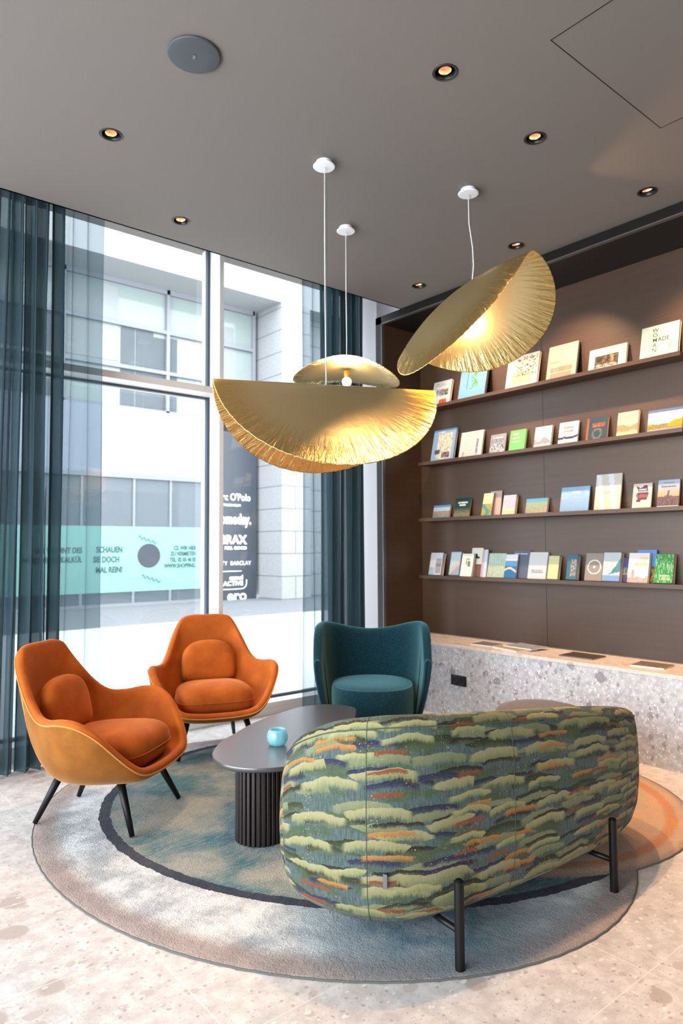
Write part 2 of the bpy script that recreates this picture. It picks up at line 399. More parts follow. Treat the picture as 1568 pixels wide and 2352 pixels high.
cA = t.mix(t.math('MULTIPLY', t.math('SUBTRACT', 1.0, t.ramp(d2.outputs['Value'], .15, .62)), t.ramp(mid, .2, .6)), cA, (.075, .14, .175))
cB = t.mix(t.ramp(big, .38, .62), (.040, .115, .135), (.25, .25, .215))
cB = t.mix(t.math('MULTIPLY', t.ramp(row, .45, .65), .45), cB, (.30, .31, .27))
cC = t.mix(t.ramp(mid, .3, .7), (.55, .33, .20), (.50, .38, .29))
cC = t.mix(t.math('MULTIPLY', t.ramp(rC, .955, 1.0), .7), cC, (.30, .20, .17))
ringC = t.math('MULTIPLY', t.ramp(rC, .85, .885), t.math('SUBTRACT', 1.0, t.ramp(rC, .905, .935)))
cC = t.mix(t.math('MULTIPLY', ringC, .7), cC, (.52, .19, .07))
inA = t.math('LESS_THAN', rA, 1.0); inB = t.math('LESS_THAN', rB, .985); inC = t.math('LESS_THAN', rC, 1.0)
ringB = t.math('MULTIPLY', t.math('GREATER_THAN', rB, .946), inB)
onlyA = t.math('MULTIPLY', inA, 1.0)
c = t.mix(inA, cC, cA)
c = t.mix(inB, c, cB)
c = t.mix(t.math('MULTIPLY', ringB, .95), c, t.mix(t.ramp(mid, .3, .7), (.008, .012, .030), (.034, .034, .046)))
c = t.mix(inC, c, t.mix(t.ramp(mid, .3, .7), cC, t.mix(1.0, cC, (.82, .84, .88), 'MULTIPLY')))
c = t.mix(t.math('MULTIPLY', t.ramp(fine, .35, .75), .45), c, t.mix(1.0, c, (1.5, 1.5, 1.5), 'MULTIPLY'))
t.base(c, .95, spec=.05); t.b.inputs['Sheen Weight'].default_value = .08
t.bump(t.math('ADD', fine, t.math('MULTIPLY', t.noise(v0, 34, 4, .6), 1.2)), .8, .007); M['rug'] = t.m
M['rugedge'] = plain('rug_edge_binding', (.10, .11, .10), .9, nscale=300, nstr=.5)

# vertex-coloured printed paper
t = NT('printed_cover'); a = t.n('ShaderNodeVertexColor', layer_name='print'); t.base(t.mix(1.0, a.outputs[0], (.66, .66, .66), 'MULTIPLY'), .6, spec=.2)
t.bump(t.noise(t.coord('Object'), 300, 2), .03, .0005); M['print'] = t.m
M['paper'] = plain('book_page_block', (.62, .50, .38), .85, nscale=300, nstr=.3)
M['paperw'] = plain('white_page_block', (.70, .64, .58), .85, nscale=300, nstr=.3)
M['ink'] = plain('dark_ink', (.03, .05, .045), .5)
M['gilt'] = plain('gold_ink', (.55, .34, .09), .45)
M['inkw'] = plain('white_ink', (.85, .85, .85), .5)
M['inkr'] = plain('red_ink', (.75, .06, .04), .5)

# ---------------------------------------------------------------- room shell
CZ = 3.56
def structbox(name, a, b, m, **k): return struct(MB().box(a, b).build(name, m, smooth=False, **k))
fl = structbox('floor', (-3.2, -4.2, -.12), (4.9, 5.28, 0), M['floor'])
# ceiling slab with a round hole for every recessed lamp
SPOTS = [(1.313, 3.459), (2.031, 4.104), (2.310, 2.036), (3.061, 2.078), (4.066, 1.973), (4.072, 2.939), (4.078, 3.909)]
ce = MB().box((-3.2, -4.2, CZ), (4.9, 4.412, CZ+.16)).build('ceiling', M['ceiling'], smooth=False); struct(ce)
cut = MB()
for x, y in SPOTS: cut.lathe([(.047, -.05), (.047, .12)], 32, c=(x, y, CZ))
co = cut.build('cut', M['ceiling'], smooth=False)
bo = ce.modifiers.new('b', 'BOOLEAN'); bo.object = co; bo.operation = 'DIFFERENCE'; bo.solver = 'EXACT'
bpy.context.view_layer.update()
me = bpy.data.meshes.new_from_object(ce.evaluated_get(bpy.context.evaluated_depsgraph_get()))
ce.modifiers.clear(); ce.data = me; bpy.data.objects.remove(co)
struct(structbox('trim_1', (-3.2, 4.396, CZ), (4.9, 4.412, 4.05), M['ceiling']))           # face of the curtain recess
ce['kind'] = 'structure'
structbox('ceiling_recess', (-3.2, 4.412, 3.93), (4.9, 5.28, 4.05), M['ceiling'])
# right wall: return beside the window, then the recessed book niche
structbox('wall_right', (4.36, 4.735, 0), (4.9, 5.28, 3.93), M['wallgrey'])
structbox('wall_niche_back', (4.85, -4.2, .595), (4.93, 4.66, 3.56), M['oak'])
structbox('wall_niche_side', (4.372, 4.645, .0), (4.9, 4.735, 3.478), M['oak'])
structbox('trim_niche_soffit', (4.372, -4.2, 3.478), (4.9, 4.735, 3.56), M['lacquer'])
fr = MB(); fr.box((4.345, 4.655, 0), (4.372, 4.735, 3.556)); fr.box((4.345, -4.2, 3.486), (4.372, 4.735, 3.556)); struct(fr.build('trim_niche_frame', M['lacquer'], smooth=False, bevel=.002))
fr = MB(); fr.box((4.338, 4.645, 0), (4.374, 4.653, 3.486)); fr.box((4.338, -4.2, 3.478), (4.374, 4.653, 3.486)); struct(fr.build('trim_niche_edge', M['steel'], smooth=False))
# thin joints of the back panelling
jn = MB()
for y in (3.269, 1.9, .5): jn.box((4.8485, y-.0012, .596), (4.8505, y+.0012, 3.478))
struct(jn.build('trim_panel_joint', M['lacquer'], smooth=False))
# walls behind the camera with daylight openings
w = MB(); w.box((-3.2, -4.2, 0), (-3.0, -1.9, 3.93)); w.box((-3.2, -4.2, 0), (-3.0, 5.28, .12)); w.box((-3.2, -4.2, 3.40), (-3.0, 5.28, 3.93))
for y in (-4.2, -1.9, .3, 2.5, 4.9): w.box((-3.2, y, .12), (-3.0, y+.12, 3.40))
struct(w.build('wall_left', M['wallgrey'], smooth=False))
structbox('wall_back', (-3.2, -4.2, 0), (4.9, -4.05, 3.56), M['palewall'])

# window wall: frames in front of the panes, mullions 0.20 m deep
YF, YG = 4.92, 5.12
for i, (x0, x1) in enumerate([(-3.0, -.95), (-.91, 0.93), (0.97, 2.787), (2.828, 4.36)]):
    g = bpy.data.objects.new('window_%d' % (i+1), None); COL.objects.link(g); g['kind'] = 'structure'; g.location = (x0, YF, 0)
    W = x1-x0
    m = MB(); m.box((0, .0, 0), (W, .30, .05)); m.box((0, 0, .05), (W, .02, .100)); m.box((0, .02, .05), (W, .30, .097))
    m.box((0, -.012, .048), (W, 0.0, .054))
    m.build('sill', M['alu'], g, smooth=False, bevel=.002)
    tr = i in (0, 1, 2)
    if tr:
        MB().box((0, 0, 2.650), (W, .30, 2.702)).build('transom', M['alu'], g, smooth=False)
    k = MB(); k.box((.0, .16, .097), (.02, .20, 3.93)); k.box((W-.022, .16, .097), (W, .20, 3.93)); k.box((.02, .165, .10), (W-.02, .20, .118))
    if tr: k.box((.02, .165, 2.632), (W-.02, .20, 2.65)); 
    k.build('gasket', M['gasket'], g, smooth=False)
    MB().box((0, .20, .097), (W, .206, 3.93)).build('pane', M['glass'], g, smooth=False)
mu = MB()
for x in (-.93, .95, 2.807): mu.box((x-.02, YF, 0), (x+.0205, YF+.30, 3.93))
struct(mu.build('trim_mullion', M['alu'], smooth=False, bevel=.002))

# ---------------------------------------------------------------- street outside
t = NT('pale_paving'); v = t.coord('Object'); f = t.noise(v, 40, 4, .7)
t.base(t.mix(f, (.50, .50, .51), (.66, .66, .66)), .8); M['paving'] = t.m
t = NT('granite_strip'); f = t.noise(t.coord('Object'), 30, 5, .8)
t.base(t.mix(t.ramp(f, .3, .7), (.10, .105, .11), (.17, .17, .175)), .8); M['granite'] = t.m
t = NT('speckled_stone_cladding'); f = t.noise(t.coord('Object'), 22, 6, .8)
br = t.n('ShaderNodeTexBrick'); br.inputs['Scale'].default_value = 1; br.inputs['Brick Width'].default_value = 1.6; br.inputs['Row Height'].default_value = .62
br.inputs['Mortar Size'].default_value = .012; br.offset = .5
t.l(t.coord('Object', (1, 1, 1), (R(90), 0, 0)), br.inputs['Vector'])
cs = t.mix(t.ramp(f, .3, .7), (.20, .20, .20), (.26, .26, .26)); t.l(cs, br.inputs['Color1']); t.l(cs, br.inputs['Color2']); br.inputs['Mortar'].default_value = (.08, .08, .085, 1)
t.base(br.outputs[0], .8); M['cladding'] = t.m
M['smoothstone'] = plain('smooth_stone', (.27, .27, .268), .8, vary=.12, nscale=30)
M['fascia'] = plain('blue_white_fascia', (.19, .205, .24), .5, vary=.06, nscale=2)
M['mint'] = plain('mint_window_film', (.15, .30, .255), .5)
M['minttext'] = plain('dark_green_lettering', (.02, .06, .055), .6)
M['mintscroll'] = plain('teal_scroll_lettering', (.06, .17, .17), .6)
M['panel'] = plain('slate_sign_panel', (.030, .036, .046), .45)
M['interior'] = plain('dark_shop_interior', (.03, .034, .045), .6, vary=.4, nscale=2)
M['farframe'] = plain('pale_metal_frame', (.16, .165, .18), .5)
def paneglass():
    t = NT('reflecting_upper_glass'); v = t.coord('Object', (1, 1, 1)); s = t.n('ShaderNodeSeparateXYZ'); t.l(v, s.inputs[0])
    t.base((.19, .22, .205), .06, spec=.5); return t.m
M['farglass'] = paneglass()
M['curtainbox'] = plain('grey_room_behind_glass', (.06, .07, .075), .7, vary=.2, nscale=1)
M['lightroom'] = plain('pale_room_behind_glass', (.19, .20, .195), .7)
struct(MB().box((-40, 5.28, -.14), (60, 12.4, -.02)).build('street_paving', M['paving'], smooth=False))
struct(MB().box((-40, 12.4, -.14), (60, 16.68, -.018)).build('street_granite_strip', M['granite'], smooth=False))
YB = 16.68
bld = thing('shop_building', 'pale stone shop building across the street with mint banner on its glass', 'building', (0, YB, 0))
b = MB(); b.box((-14, 0, 8.2), (40, 8, 15)); b.box((-14, 1.2, 0), (10.72, 8, 8.2)); b.build('wall', M['smoothstone'], bld, smooth=False)
MB().box((-14, -1.13, 8.2), (40, 0, 15)).build('overhang', M['smoothstone'], bld, smooth=False)
MB().box((10.74, -1.15, -.1), (11.72, .9, 8.2)).build('stone_pier', M['cladding'], bld, smooth=False)
MB().box((11.72, -.35, -.1), (30, .9, 8.2)).build('stone_wing', M['cladding'], bld, smooth=False)
MB().box((-14, -.02, 3.27), (9.05, .12, 4.93)).build('fascia', M['fascia'], bld, smooth=False)
# upper glazing
xs = [-4.2, -1.4, 1.35, 4.15, 6.13-0.9, 7.93, 9.0+1.58]
gl = MB(); gl.box((-14, .10, 4.93), (10.60, .12, 8.2)); gl.build('upper_glazing', M['farglass'], bld, smooth=False)
fr = MB()
for x in (-6.0, -3.0, -.1, 2.7, 5.25, 7.93, 10.58): fr.box((x-.045, 0, 4.93), (x+.045, .12, 8.2))
for z in (5.98, 7.06): fr.box((-14, -.004, z-.045), (10.6, .12, z+.045))
fr.box((-14, 0, 8.08), (10.6, .12, 8.2)); fr.box((-14, 0, 4.9), (10.6, .12, 4.98)); fr.build('window_frame', M['farframe'], bld, smooth=False)
# dark blinds seen behind the upper glass, as lower opaque panels set on the glass line
for a, c_, z0, z1, mm in ((6.68, 7.05, 5.0, 7.02, 'curtainbox'), (7.08, 7.55, 5.0, 7.02, 'curtainbox'), (7.55, 7.88, 5.0, 6.9, 'curtainbox'), (7.98, 8.22, 5.0, 6.95, 'curtainbox'),
                       (3.5, 5.0, 5.0, 7.0, 'curtainbox'), (2.8, 3.3, 6.1, 8.0, 'lightroom'), (5.3, 6.6, 6.1, 8.0, 'lightroom'), (9.5, 9.95, 5.0, 7.6, 'lightroom'), (8.95, 9.3, 5.0, 7.0, 'curtainbox')):
    MB().box((a, .085, z0), (c_, .1, z1)).build('blind', M[mm], bld, smooth=False)
# ground-floor shop glass
MB().box((-14, .55, -.02), (9.0, .62, 3.27)).build('shop_interior', M['interior'], bld, smooth=False)
s = MB()
for x in (-6.0, -3.4, -.9, 1.6, 4.05, 6.52, 7.0+.35, 8.58+.3): pass
for x in (-3.4, -.9, 1.6, 4.05, 5.73, 7.05-.02+.0, 8.0-.1+.12, 8.98): s.box((x-.03, -.02, -.02), (x+.03, .05, 3.27))
s.box((-14, -.05, 3.16), (9.05, .1, 3.27)); s.box((-14, -.03, -.02), (9.05, .08, .05)); s.box((8.3, .06, .05), (8.95, .1, 3.16)); s.build('shop_frame', M['farframe'], bld, smooth=False)
MB().box((-14, .02, .05), (9.0, .03, 3.16)).build('shop_glass', M['shopglass'], bld, smooth=False)
MB().box((-3.0, .2, 2.86), (8.25, .5, 3.16)).build('shop_ceiling', M['lightroom'], bld, smooth=False)
# mint banner with round opening
def disc_hole(x0, x1, z0, z1, cx, cz, r, y, n=240):
    m = MB(); ci = [(cx+r*math.cos(2*PI*k/n), y, cz+r*math.sin(2*PI*k/n)) for k in range(n)]
    sq = []
    for k in range(n):
        a = 2*PI*k/n; dx, dz = math.cos(a), math.sin(a)
        tx = ((x1-cx)/dx if dx > 0 else (x0-cx)/dx) if abs(dx) > 1e-6 else 1e9
        tz = ((z1-cz)/dz if dz > 0 else (z0-cz)/dz) if abs(dz) > 1e-6 else 1e9
        q = min(tx, tz); sq.append((cx+dx*q, y, cz+dz*q))
    m.rings([sq, ci]); return m
m = disc_hole(6.62, 8.24, .33, 1.95, 7.43, 1.215, .305, -.025)
m.box((2.55, -.027, .33), (6.62, -.023, 1.95)); m.box((8.24, -.027, .33), (8.90, -.023, 1.95))
ban = m.build('banner', M['mint'], bld, smooth=False)
m = MB(); m.lathe([(.0, 0), (.30, 0)], 40, cap0=False, cap1=False); m.build('banner_opening', M['interior'], bld, smooth=False, loc=(7.43, -.018, 1.215), rot=(R(90), 0, 0))
RX = (R(90), 0, 0)
for s_, x, z, sz in (('SCHAUEN', 6.74, 1.31, .20), ('SIE DOCH', 6.66, 1.07, .20), ('MAL REIN!', 6.74, .82, .20)):
    text('lettering', s_, sz, M['minttext'], bld, (x, -.032, z), RX, 'RIGHT', .006, .002, .72)
for s_, z, sz in (('CS. WIR HIER', 1.36, .15), ('ZU VERMIETEN', 1.21, .15), ('TEL. 02 05 46 05', 1.055, .15), ('WWW.SHOPPING.', .90, .15)):
    text('lettering', s_, sz, M['minttext'], bld, (8.75, -.032, z), RX, 'RIGHT', .004, .002, .72)
for s_, z in (('HIER WOHNT DES', 1.30), ('HANDWERKS KALKÜL', 1.08)):
    text('lettering', s_, .19, M['minttext'], bld, (5.75, -.032, z), RX, 'RIGHT', .004, .002, .72)
for (x, z, s_) in ((7.15, 1.70, 1), (7.25, .72, 1)):
    P = [(x+.5*k/30, -.033, z-.17*k/30+.035*math.sin(k*.9)) for k in range(31)]
    MB().tube(P, .012, 5).build('scroll_lettering', M['mintscroll'], bld)
# slate sign panel with shop names
MB().box((9.08, -.06, -.02), (10.62, .3, 4.62)).build('sign_panel', M['panel'], bld, smooth=False)
for s_, x, z, sz, off, sx in (("Marc O'Polo", 10.42, 2.72, .27, .004, .86), ('STOCKHOLM', 10.10, 2.55, .10, .0, 1.0), ('someday.', 10.44, 2.07, .40, .012, .72), ('BRAX', 10.28, 1.52, .33, .014, 1.0),
                           ('FEEL GOOD', 10.30, 1.36, .12, .003, 1.1), ('BARCLAY', 10.44, .93, .155, .0, 1.0), ('BETTY', 9.68, .93, .155, .0, 1.0), ('camel', 10.18, .53, .17, .006, 1.1),
                           ('ACTIVE', 10.18, .37, .17, .006, 1.1), ('ero', 10.30, -.10+.06, .40, .008, 1.1)):
    text('shop_name', s_, sz, M['inkw'], bld, (x, -.066, z), RX, 'RIGHT', off, .002, sx)
P = [(9.55, -.066, .76), (10.13, -.066, .76)]; MB().tube(P, .014, 6).build('shop_name_rule', M['inkw'], bld)
P = catmull([(9.55, -.066, .27), (10.1, -.066, .27), (10.24, -.066, .31), (10.29, -.066, .40), (10.29, -.066, .52)], 8, False); MB().tube(P, .014, 6).build('shop_name_rule', M['inkw'], bld)

# ---------------------------------------------------------------- curtains
def curtain(label, segs, y0, seed, name='curtain'):
    """segs: list of (x_start, x_end, pleat wavelength, amplitude, material index)"""
    root = thing(name, label, 'curtain', (segs[0][0], y0, 0))
    rnd = random.Random(seed)
    for (xa, xb, wl, amp, mk, yo, pinch) in segs:
        nf = max(1, round((xb-xa)/wl)); n = nf*14; ph = rnd.random()*6
        amps = [amp*(.65+.7*rnd.random()) for _ in range(nf+2)]; offs = [rnd.uniform(-.3, .3) for _ in range(nf+2)]
        nz = 26; m = MB(); uv = []; rows = []
        for j in range(nz+1):
            z = .012+(3.92-.012)*j/nz; row = []
            for i in range(n+1):
                q = i/14; k = int(q); fq = q-k
                a = amps[k]*(1-fq)+amps[min(k+1, nf+1)]*fq
                sway = .25*math.sin(z*1.1+k*.8)*fq*(1-fq)*4
                ang = 2*PI*q+offs[k]*(1-fq)+offs[min(k+1, nf+1)]*fq+sway
                sh = math.sin(ang)
                if pinch: sh = abs(math.sin(ang/2))**.35*2-1
                x = xa+(xb-xa)*i/n+.30*wl*math.sin(2*ang)*(0 if pinch else .7)+(.012*math.sin(z*.9+k*1.7)-(3.9-z)*.002)
                y = y0-segs[0][5]*0+yo+a*sh*(.85+.15*z/3.9)
                row.append((x-segs[0][0], y-y0, z)); uv.append((i/n*(xb-xa)*3, z))
            rows.append(row)
        m.rings(rows, closed=False); m.uv = uv
        m.build('drape' if mk == 'drape' else 'sheer_drape', M[mk], root)
    return root
curtain('petrol curtain at the far left, dense pleats with a sheer wing over the window', [(.90, 1.20, .075, .07, 'drape', 0, 0), (1.215, 1.365, .06, .06, 'drape', .0, 0), (1.395, 1.475, .08, .045, 'drape', 0.02, 0), (1.16, 1.76, .12, .028, 'sheer', .05, 1)], 4.67, 4)
curtain('petrol curtain hanging behind the teal armchair beside the book niche', [(3.66, 4.10, .078, .07, 'drape', 0, 0), (3.47, 3.72, .11, .03, 'sheer', .05, 1)], 4.67, 9)

# ---------------------------------------------------------------- stone bench and shelves
bench = thing('stone_bench', 'long grey terrazzo bench with pale top below the book shelves', 'bench', (4.36, 0, 0))
MB().box((0.004, -4.05, 0), (.50, 4.645, .570)).build('body', M['counter'], bench, smooth=False)
MB().box((0, -4.05, .570), (.52, 4.645, .595)).build('top_slab', M['countertop'], bench, smooth=False, bevel=.002)
so = thing('wall_socket', 'black double wall socket on the grey stone bench front', 'socket', (4.364, 3.785, .312))
MB().box((-.009, -.08, -.042), (0, .08, .042)).build('frame', M['black'], so, smooth=False, bevel=.003)
for y in (-.039, .039):
    m = MB(); m.lathe([(.0355, .0095), (.0345, .0115), (.0205, .0115), (.0195, .002), (.001, .002)], 28, cap0=False)
    k = m.build('socket_insert', M['black'], so, loc=(0.001, y, 0), rot=(0, R(-90), 0)); 
    for z in (-.0095, .0095): MB().lathe([(.003, .0), (.003, .0035)], 10).build('contact_hole', M['steel'], k, loc=(z, 0, .0022))
SH = [2.705, 2.186, 1.661, 1.134]
shn = ['topmost', 'second', 'third', 'lowest']
for i, z in enumerate(SH):
    s = thing('picture_ledge', 'dark wooden display ledge, %s of the four above the bench' % shn[i], 'shelf', (4.85, 3.3, z), 0, 'display ledges in the niche')
    MB().box((-.17, -1.222, -.024), (0, 1.222, 0)).build('board', M['oak'], s, smooth=False, bevel=.0015)
    MB().box((-.172, -1.222, -.024), (-.166, 1.222, .006)).build('front_lip', M['oak'], s, smooth=False, bevel=.001)

# ---------------------------------------------------------------- books
def hsh(a, b=0, c=0): return noise.noise(Vector((a*7.13+.3, b*5.37+.7, c*3.1+.1)))*.5+.5
def lerp(a, b, t): return tuple(x*(1-t)+y*t for x, y in zip(a, b))
def land(top, low, hill, ground, hz=.45, gz=.25, seed=1, water=None, title=None, tcol=(.9, .9, .9)):
    def f(u, v):
        n = hsh(u*.45, seed, 1); h = hz+(n-.5)*.45+.12*math.sin(u*5+seed)*.5
        g = gz+(hsh(u*.7, seed, 5)-.5)*.12
        if title and title[0] < v < title[1] and .14 < u < .86 and hsh(u*4, v*3, seed) > .42: return tcol
        if v > h: return lerp(low, top, min(1, max(0, (v-h)/(1-h)))**.8)
        if v > g: return lerp(hill, low, .35*hsh(u*3, v*3, seed))
        gg = water if (water and v < g*.75) else ground
        return lerp(gg, low, .45*hsh(u*2.5, v*4, seed+3))
    return f
def flat(base, bars=(), blocks=()):
    """bars: (v0,v1,u0,u1,colour) broken like a line of type; blocks: solid or mottled rectangles"""
    def f(u, v):
        c = base
        for (u0, u1, v0, v1, ca, cb_) in blocks:
            if u0 < u < u1 and v0 < v < v1: c = lerp(ca, cb_, min(1, max(0, (hsh(u*2.2, v*2.4, u0*9)-.32)*2.6)))
        for (v0, v1, u0, u1, cc) in bars:
            if v0 < v < v1 and u0 < u < u1 and hsh(u*5, v*2, v0*7) > .36: c = lerp(c, cc, .75)
        return c
    return f
W_ = (.80, .78, .76); K_ = (.03, .03, .035); GY = (.35, .36, .38)
def book(label, shelf, y0, w, h, th, art, cover=W_, pages='paper', name='book', cat='book', lean=13, xb=None, group=None, pagesr=0.0, nb=(22, 30), spine=None, z=None):
    """the front board faces the room; local x runs along the shelf, local z up the cover"""
    la = R(lean)
    if xb is None: xb = 4.846-h*math.sin(la)-th*math.cos(la)
    zz = (SH[shelf]+.0006 if z is None else z)+th*math.sin(la)
    o = thing(name, label, cat, (xb, y0, zz), 0, group)
    o.rotation_euler = (-la, 0, R(-90))
    cz = th*math.sin(la)
    bd = .0022 if th > .012 else .0009
    m = MB(); nx, nz = nb
    base = len(m.v)
    for j in range(nz+1):
        for i in range(nx+1): m.v.append((w*i/nx, 0, h*j/nz))
    cols = []
    for j in range(nz):
        for i in range(nx):
            a = base+j*(nx+1)+i; m.f.append((a, a+1, a+nx+2, a+nx+1)); m.m.append(0); cols.append(art((i+.5)/nx, (j+.5)/nz))
    # front board thickness, spine, back board
    nf = len(m.f); m.box((0, .0002, 0), (w, bd, h)); m.box((0, bd, 0), (bd, th-bd, h)); m.box((0, th-bd, 0), (w, th, h))
    sc_ = spine or cover
    cols += [sc_]*(len(m.f)-nf)
    k = m.build('cover', M['print'], o, smooth=False)
    ca = k.data.color_attributes.new('print', 'FLOAT_COLOR', 'CORNER'); li = 0
    for p, c in zip(k.data.polygons, cols):
        for _ in p.loop_indices: ca.data[li].color = (c[0], c[1], c[2], 1); li += 1
    e = .003 if th > .012 else .0005
    MB().box((bd, bd, e), (w-e+pagesr, th-bd, h-e)).build('pages', M[pages], o, smooth=False)
    o['h'] = h
    del o['h']
    return o
skyb = (.22, .45, .75)
G1, G2, G3, G4 = 'books on the topmost ledge', 'books on the second ledge', 'books on the third ledge', 'books on the lowest ledge'
book('white book with two small photographs, leftmost on the topmost ledge', 0, 4.437, .225, .250, .022,
     flat(W_, [(.86, .89, .15, .6, GY), (.80, .82, .15, .75, GY)], [(.42, .88, .40, .68, K_, (.5, .48, .45)), (.20, .40, .42, .66, (.5, .52, .6), (.3, .33, .4)), (.42, .80, .07, .27, (.5, .02, .03), (.7, .2, .08))]), group=G1)
book('large blue book with green sprig half hidden by the tilted gold lamp', 0, 4.084, .300, .335, .030,
     lambda u, v: (.10, .32, .10) if (abs(u-.55-.06*math.sin(v*19)) < .09*(v > .28) and hsh(u*4, v*5, 3) > .45 and v < .98) else ((.09, .24, .42) if (abs(abs(u-.55)-.27) < .02 and .3 < v < .9) or (abs(v-.3) < .012 and .28 < u < .82) else (.17, .40, .66)), (.05, .06, .08), pages='paper', group=G1)
book('cream book covered in small black scribbles on the topmost ledge', 0, 3.575, .310, .300, .024,
     flat((.70, .66, .52), [], [(.30, .92, .40, .90, (.74, .70, .55), (.74, .70, .55))]) if False else (lambda u, v: (.16, .15, .12) if (.3 < u < .95 and .35 < v < .92 and hsh(u*9, v*11, 7) > .58) else ((.66, .58, .38) if .18 < u < .8 and .12 < v < .5 else (.76, .73, .66))), W_, group=G1)
book('pink-beige book with a grid of small photographs on the topmost ledge', 0, 3.172, .262, .300, .028,
     lambda u, v: (lerp((.22, .12, .09), (.66, .45, .36), hsh(int(u*5)*1.3, int(v*9)*.9, 2))) if (.14 < u < .88 and .05 < v < .38 and (v < .20 or v > .225)) else ((.45, .3, .24) if abs(v-.51) < .012 and .1 < u < .4 else (.66, .50, .42)), (.10, .11, .16), group=G1)
book('white landscape-format book with a dark photograph on the topmost ledge', 0, 2.822, .300, .195, .020,
     flat((.78, .72, .70), [(.86, .90, .35, .62, GY)], [(.17, .80, .16, .70, (.02, .02, .015), (.16, .14, .08)), (.20, .76, .17, .30, (.5, .5, .52), (.1, .1, .1)), (.56, .66, .35, .62, (.55, .3, .2), (.1, .08, .05))]), W_, group=G1, nb=(30, 22))
bw = book('mint green book titled WOMAN MADE at the right end of the topmost ledge', 0, 2.404, .270, .262, .026, lambda u, v: (.52, .66, .60), (.62, .66, .62), group=G1, nb=(4, 4))
def on_cover(b, s_, u, v, size, m, off=0.0, sx=1.0, align='LEFT', sp=1.0, name='title'):
    return text(name, s_, size, m, b, (u, -.0007, v), RX, align, off, .0003, sx, sp)
for k, ch in enumerate('WOMAN'): on_cover(bw, ch, .102, .210-.0385*k, .044, M['ink'], .0003, 1.0, 'CENTER', name='title')
on_cover(bw, 'ADE', .122, .133, .044, M['ink'], .0003, 1.0)
for k in range(3):
    MB().box((.205+.006*k, -.0008, .045+.01*k), (.207+.006*k, -.0003, .115)).build('subtitle', M['ink'], bw, smooth=False)
# second ledge
book('blue book with a bright interior photograph, leftmost on the second ledge', 1, 4.437, .275, .312, .024,
     flat((.24, .42, .64), [(.90, .93, .2, .5, (.8, .85, .9))], [(.22, .86, .08, .86, (.75, .73, .66), (.38, .42, .28)), (.14, .36, .24, .36, (.04, .06, .12), (.1, .12, .2)), (.45, .8, .10, .26, (.06, .05, .07), (.4, .3, .3))]), (.24, .42, .64), group=G2)
book('white book with a pale doorway photograph on the second ledge', 1, 4.111, .255, .250, .018,
     flat((.72, .68, .68), [(.84, .88, .15, .8, (.5, .5, .55))], [(.18, .72, .06, .68, (.75, .66, .62), (.62, .62, .64)), (.72, .80, .1, .7, (.14, .2, .3), (.4, .45, .5)), (.14, .24, .05, .22, (.3, .33, .4), (.5, .5, .55))]), W_, 'paperw', group=G2)
book('small grey-blue book of village photographs on the second ledge', 1, 3.784, .160, .188, .012,
     flat((.32, .35, .42), [(.80, .86, .2, .8, (.75, .75, .78))], [(.06, .94, .1, .55, (.12, .15, .22), (.62, .66, .72)), (.06, .94, .6, .76, (.35, .4, .48), (.12, .14, .2)), (.5, .7, .1, .2, (.5, .25, .2), (.3, .3, .3))]), (.3, .32, .4), 'paperw', group=G2)
book('bright green book with pale title lines on the second ledge', 1, 3.569, .155, .193, .022,
     flat((.16, .62, .20), [(.78, .86, .2, .55, (.7, .85, .6)), (.60, .68, .2, .7, (.55, .85, .5)), (.42, .5, .2, .75, (.6, .85, .6))], []), (.10, .55, .12), group=G2)
book('pale blue book of sea and hills on the second ledge', 1, 3.324, .160, .190, .020, land((.50, .56, .66), (.66, .64, .66), (.22, .27, .34), (.5, .5, .52), .38, .2, 11, (.55, .58, .62), (.72, .84), (.7, .7, .75)), (.6, .6, .64), group=G2)
bk = book('white book with a blue river bend and dark lettering on the second ledge', 1, 3.100, .170, .195, .016,
     lambda u, v: lerp((.72, .74, .78), (.05, .07, .12), 1 if abs(v-.30-.12*(u-.1)**2-.03*math.sin(u*6)) < .05 else 0) if v < .5 else (.74, .75, .79), (.7, .7, .7), 'paperw', group=G2)
on_cover(bk, 'RHEINES', .085, .138, .026, M['ink'], .0002, .9, 'CENTER'); on_cover(bk, 'WASSER', .085, .108, .026, M['ink'], .0002, .9, 'CENTER')
book('dark teal book with red spine and circular emblem on the second ledge', 1, 2.854, .170, .190, .022,
     lambda u, v: (.7, .12, .05) if u < .07 else ((.62, .10, .04) if (.60 < v < .76 and .25 < u < .85 and hsh(u*5, v*2, 2) > .4) else ((.6, .6, .55) if abs(v-.65) < .03 and .3 < u < .7 else (lerp((.05, .06, .08), (.28, .26, .22), hsh(u*4, v*4, 4)) if .08 < v < .55 and .15 < u < .92 and abs(math.hypot(u-.52, v-.32)-.2) < .05 else ((.55, .2, .12) if v < .07 and .3 < u < .8 else (.035, .09, .12))))), (.6, .1, .05), group=G2)
book('beige book of a lone walker on a beach on the second ledge', 1, 2.605, .160, .198, .022, land((.45, .46, .42), (.80, .62, .42), (.24, .21, .12), (.62, .42, .22), .40, .24, 21, (.75, .58, .38), (.70, .86), (.68, .48, .32)), (.75, .5, .3), group=G2)
book('landscape-format book of yellow vineyards under a cloudy sky on the second ledge', 1, 2.380, .245, .180, .012,
     lambda u, v: ((.10, .19, .40) if v > .90 else lerp((.36, .38, .56), (.78, .76, .80), hsh(u*1.6, v*2.2, 3))) if v > .36+.22*abs(u-.45)*(1.5 if u > .45 else .7)+.02*math.sin(u*17) else (((.55, .36, .02) if (u > .6 and v > .24) or (u < .14 and v > .36) else lerp((.12, .13, .03), (.42, .34, .10), hsh(u*3, v*3, 8))) if v > .18 else (.36, .38, .42)), (.5, .52, .58), 'paperw', group=G2, nb=(34, 26))
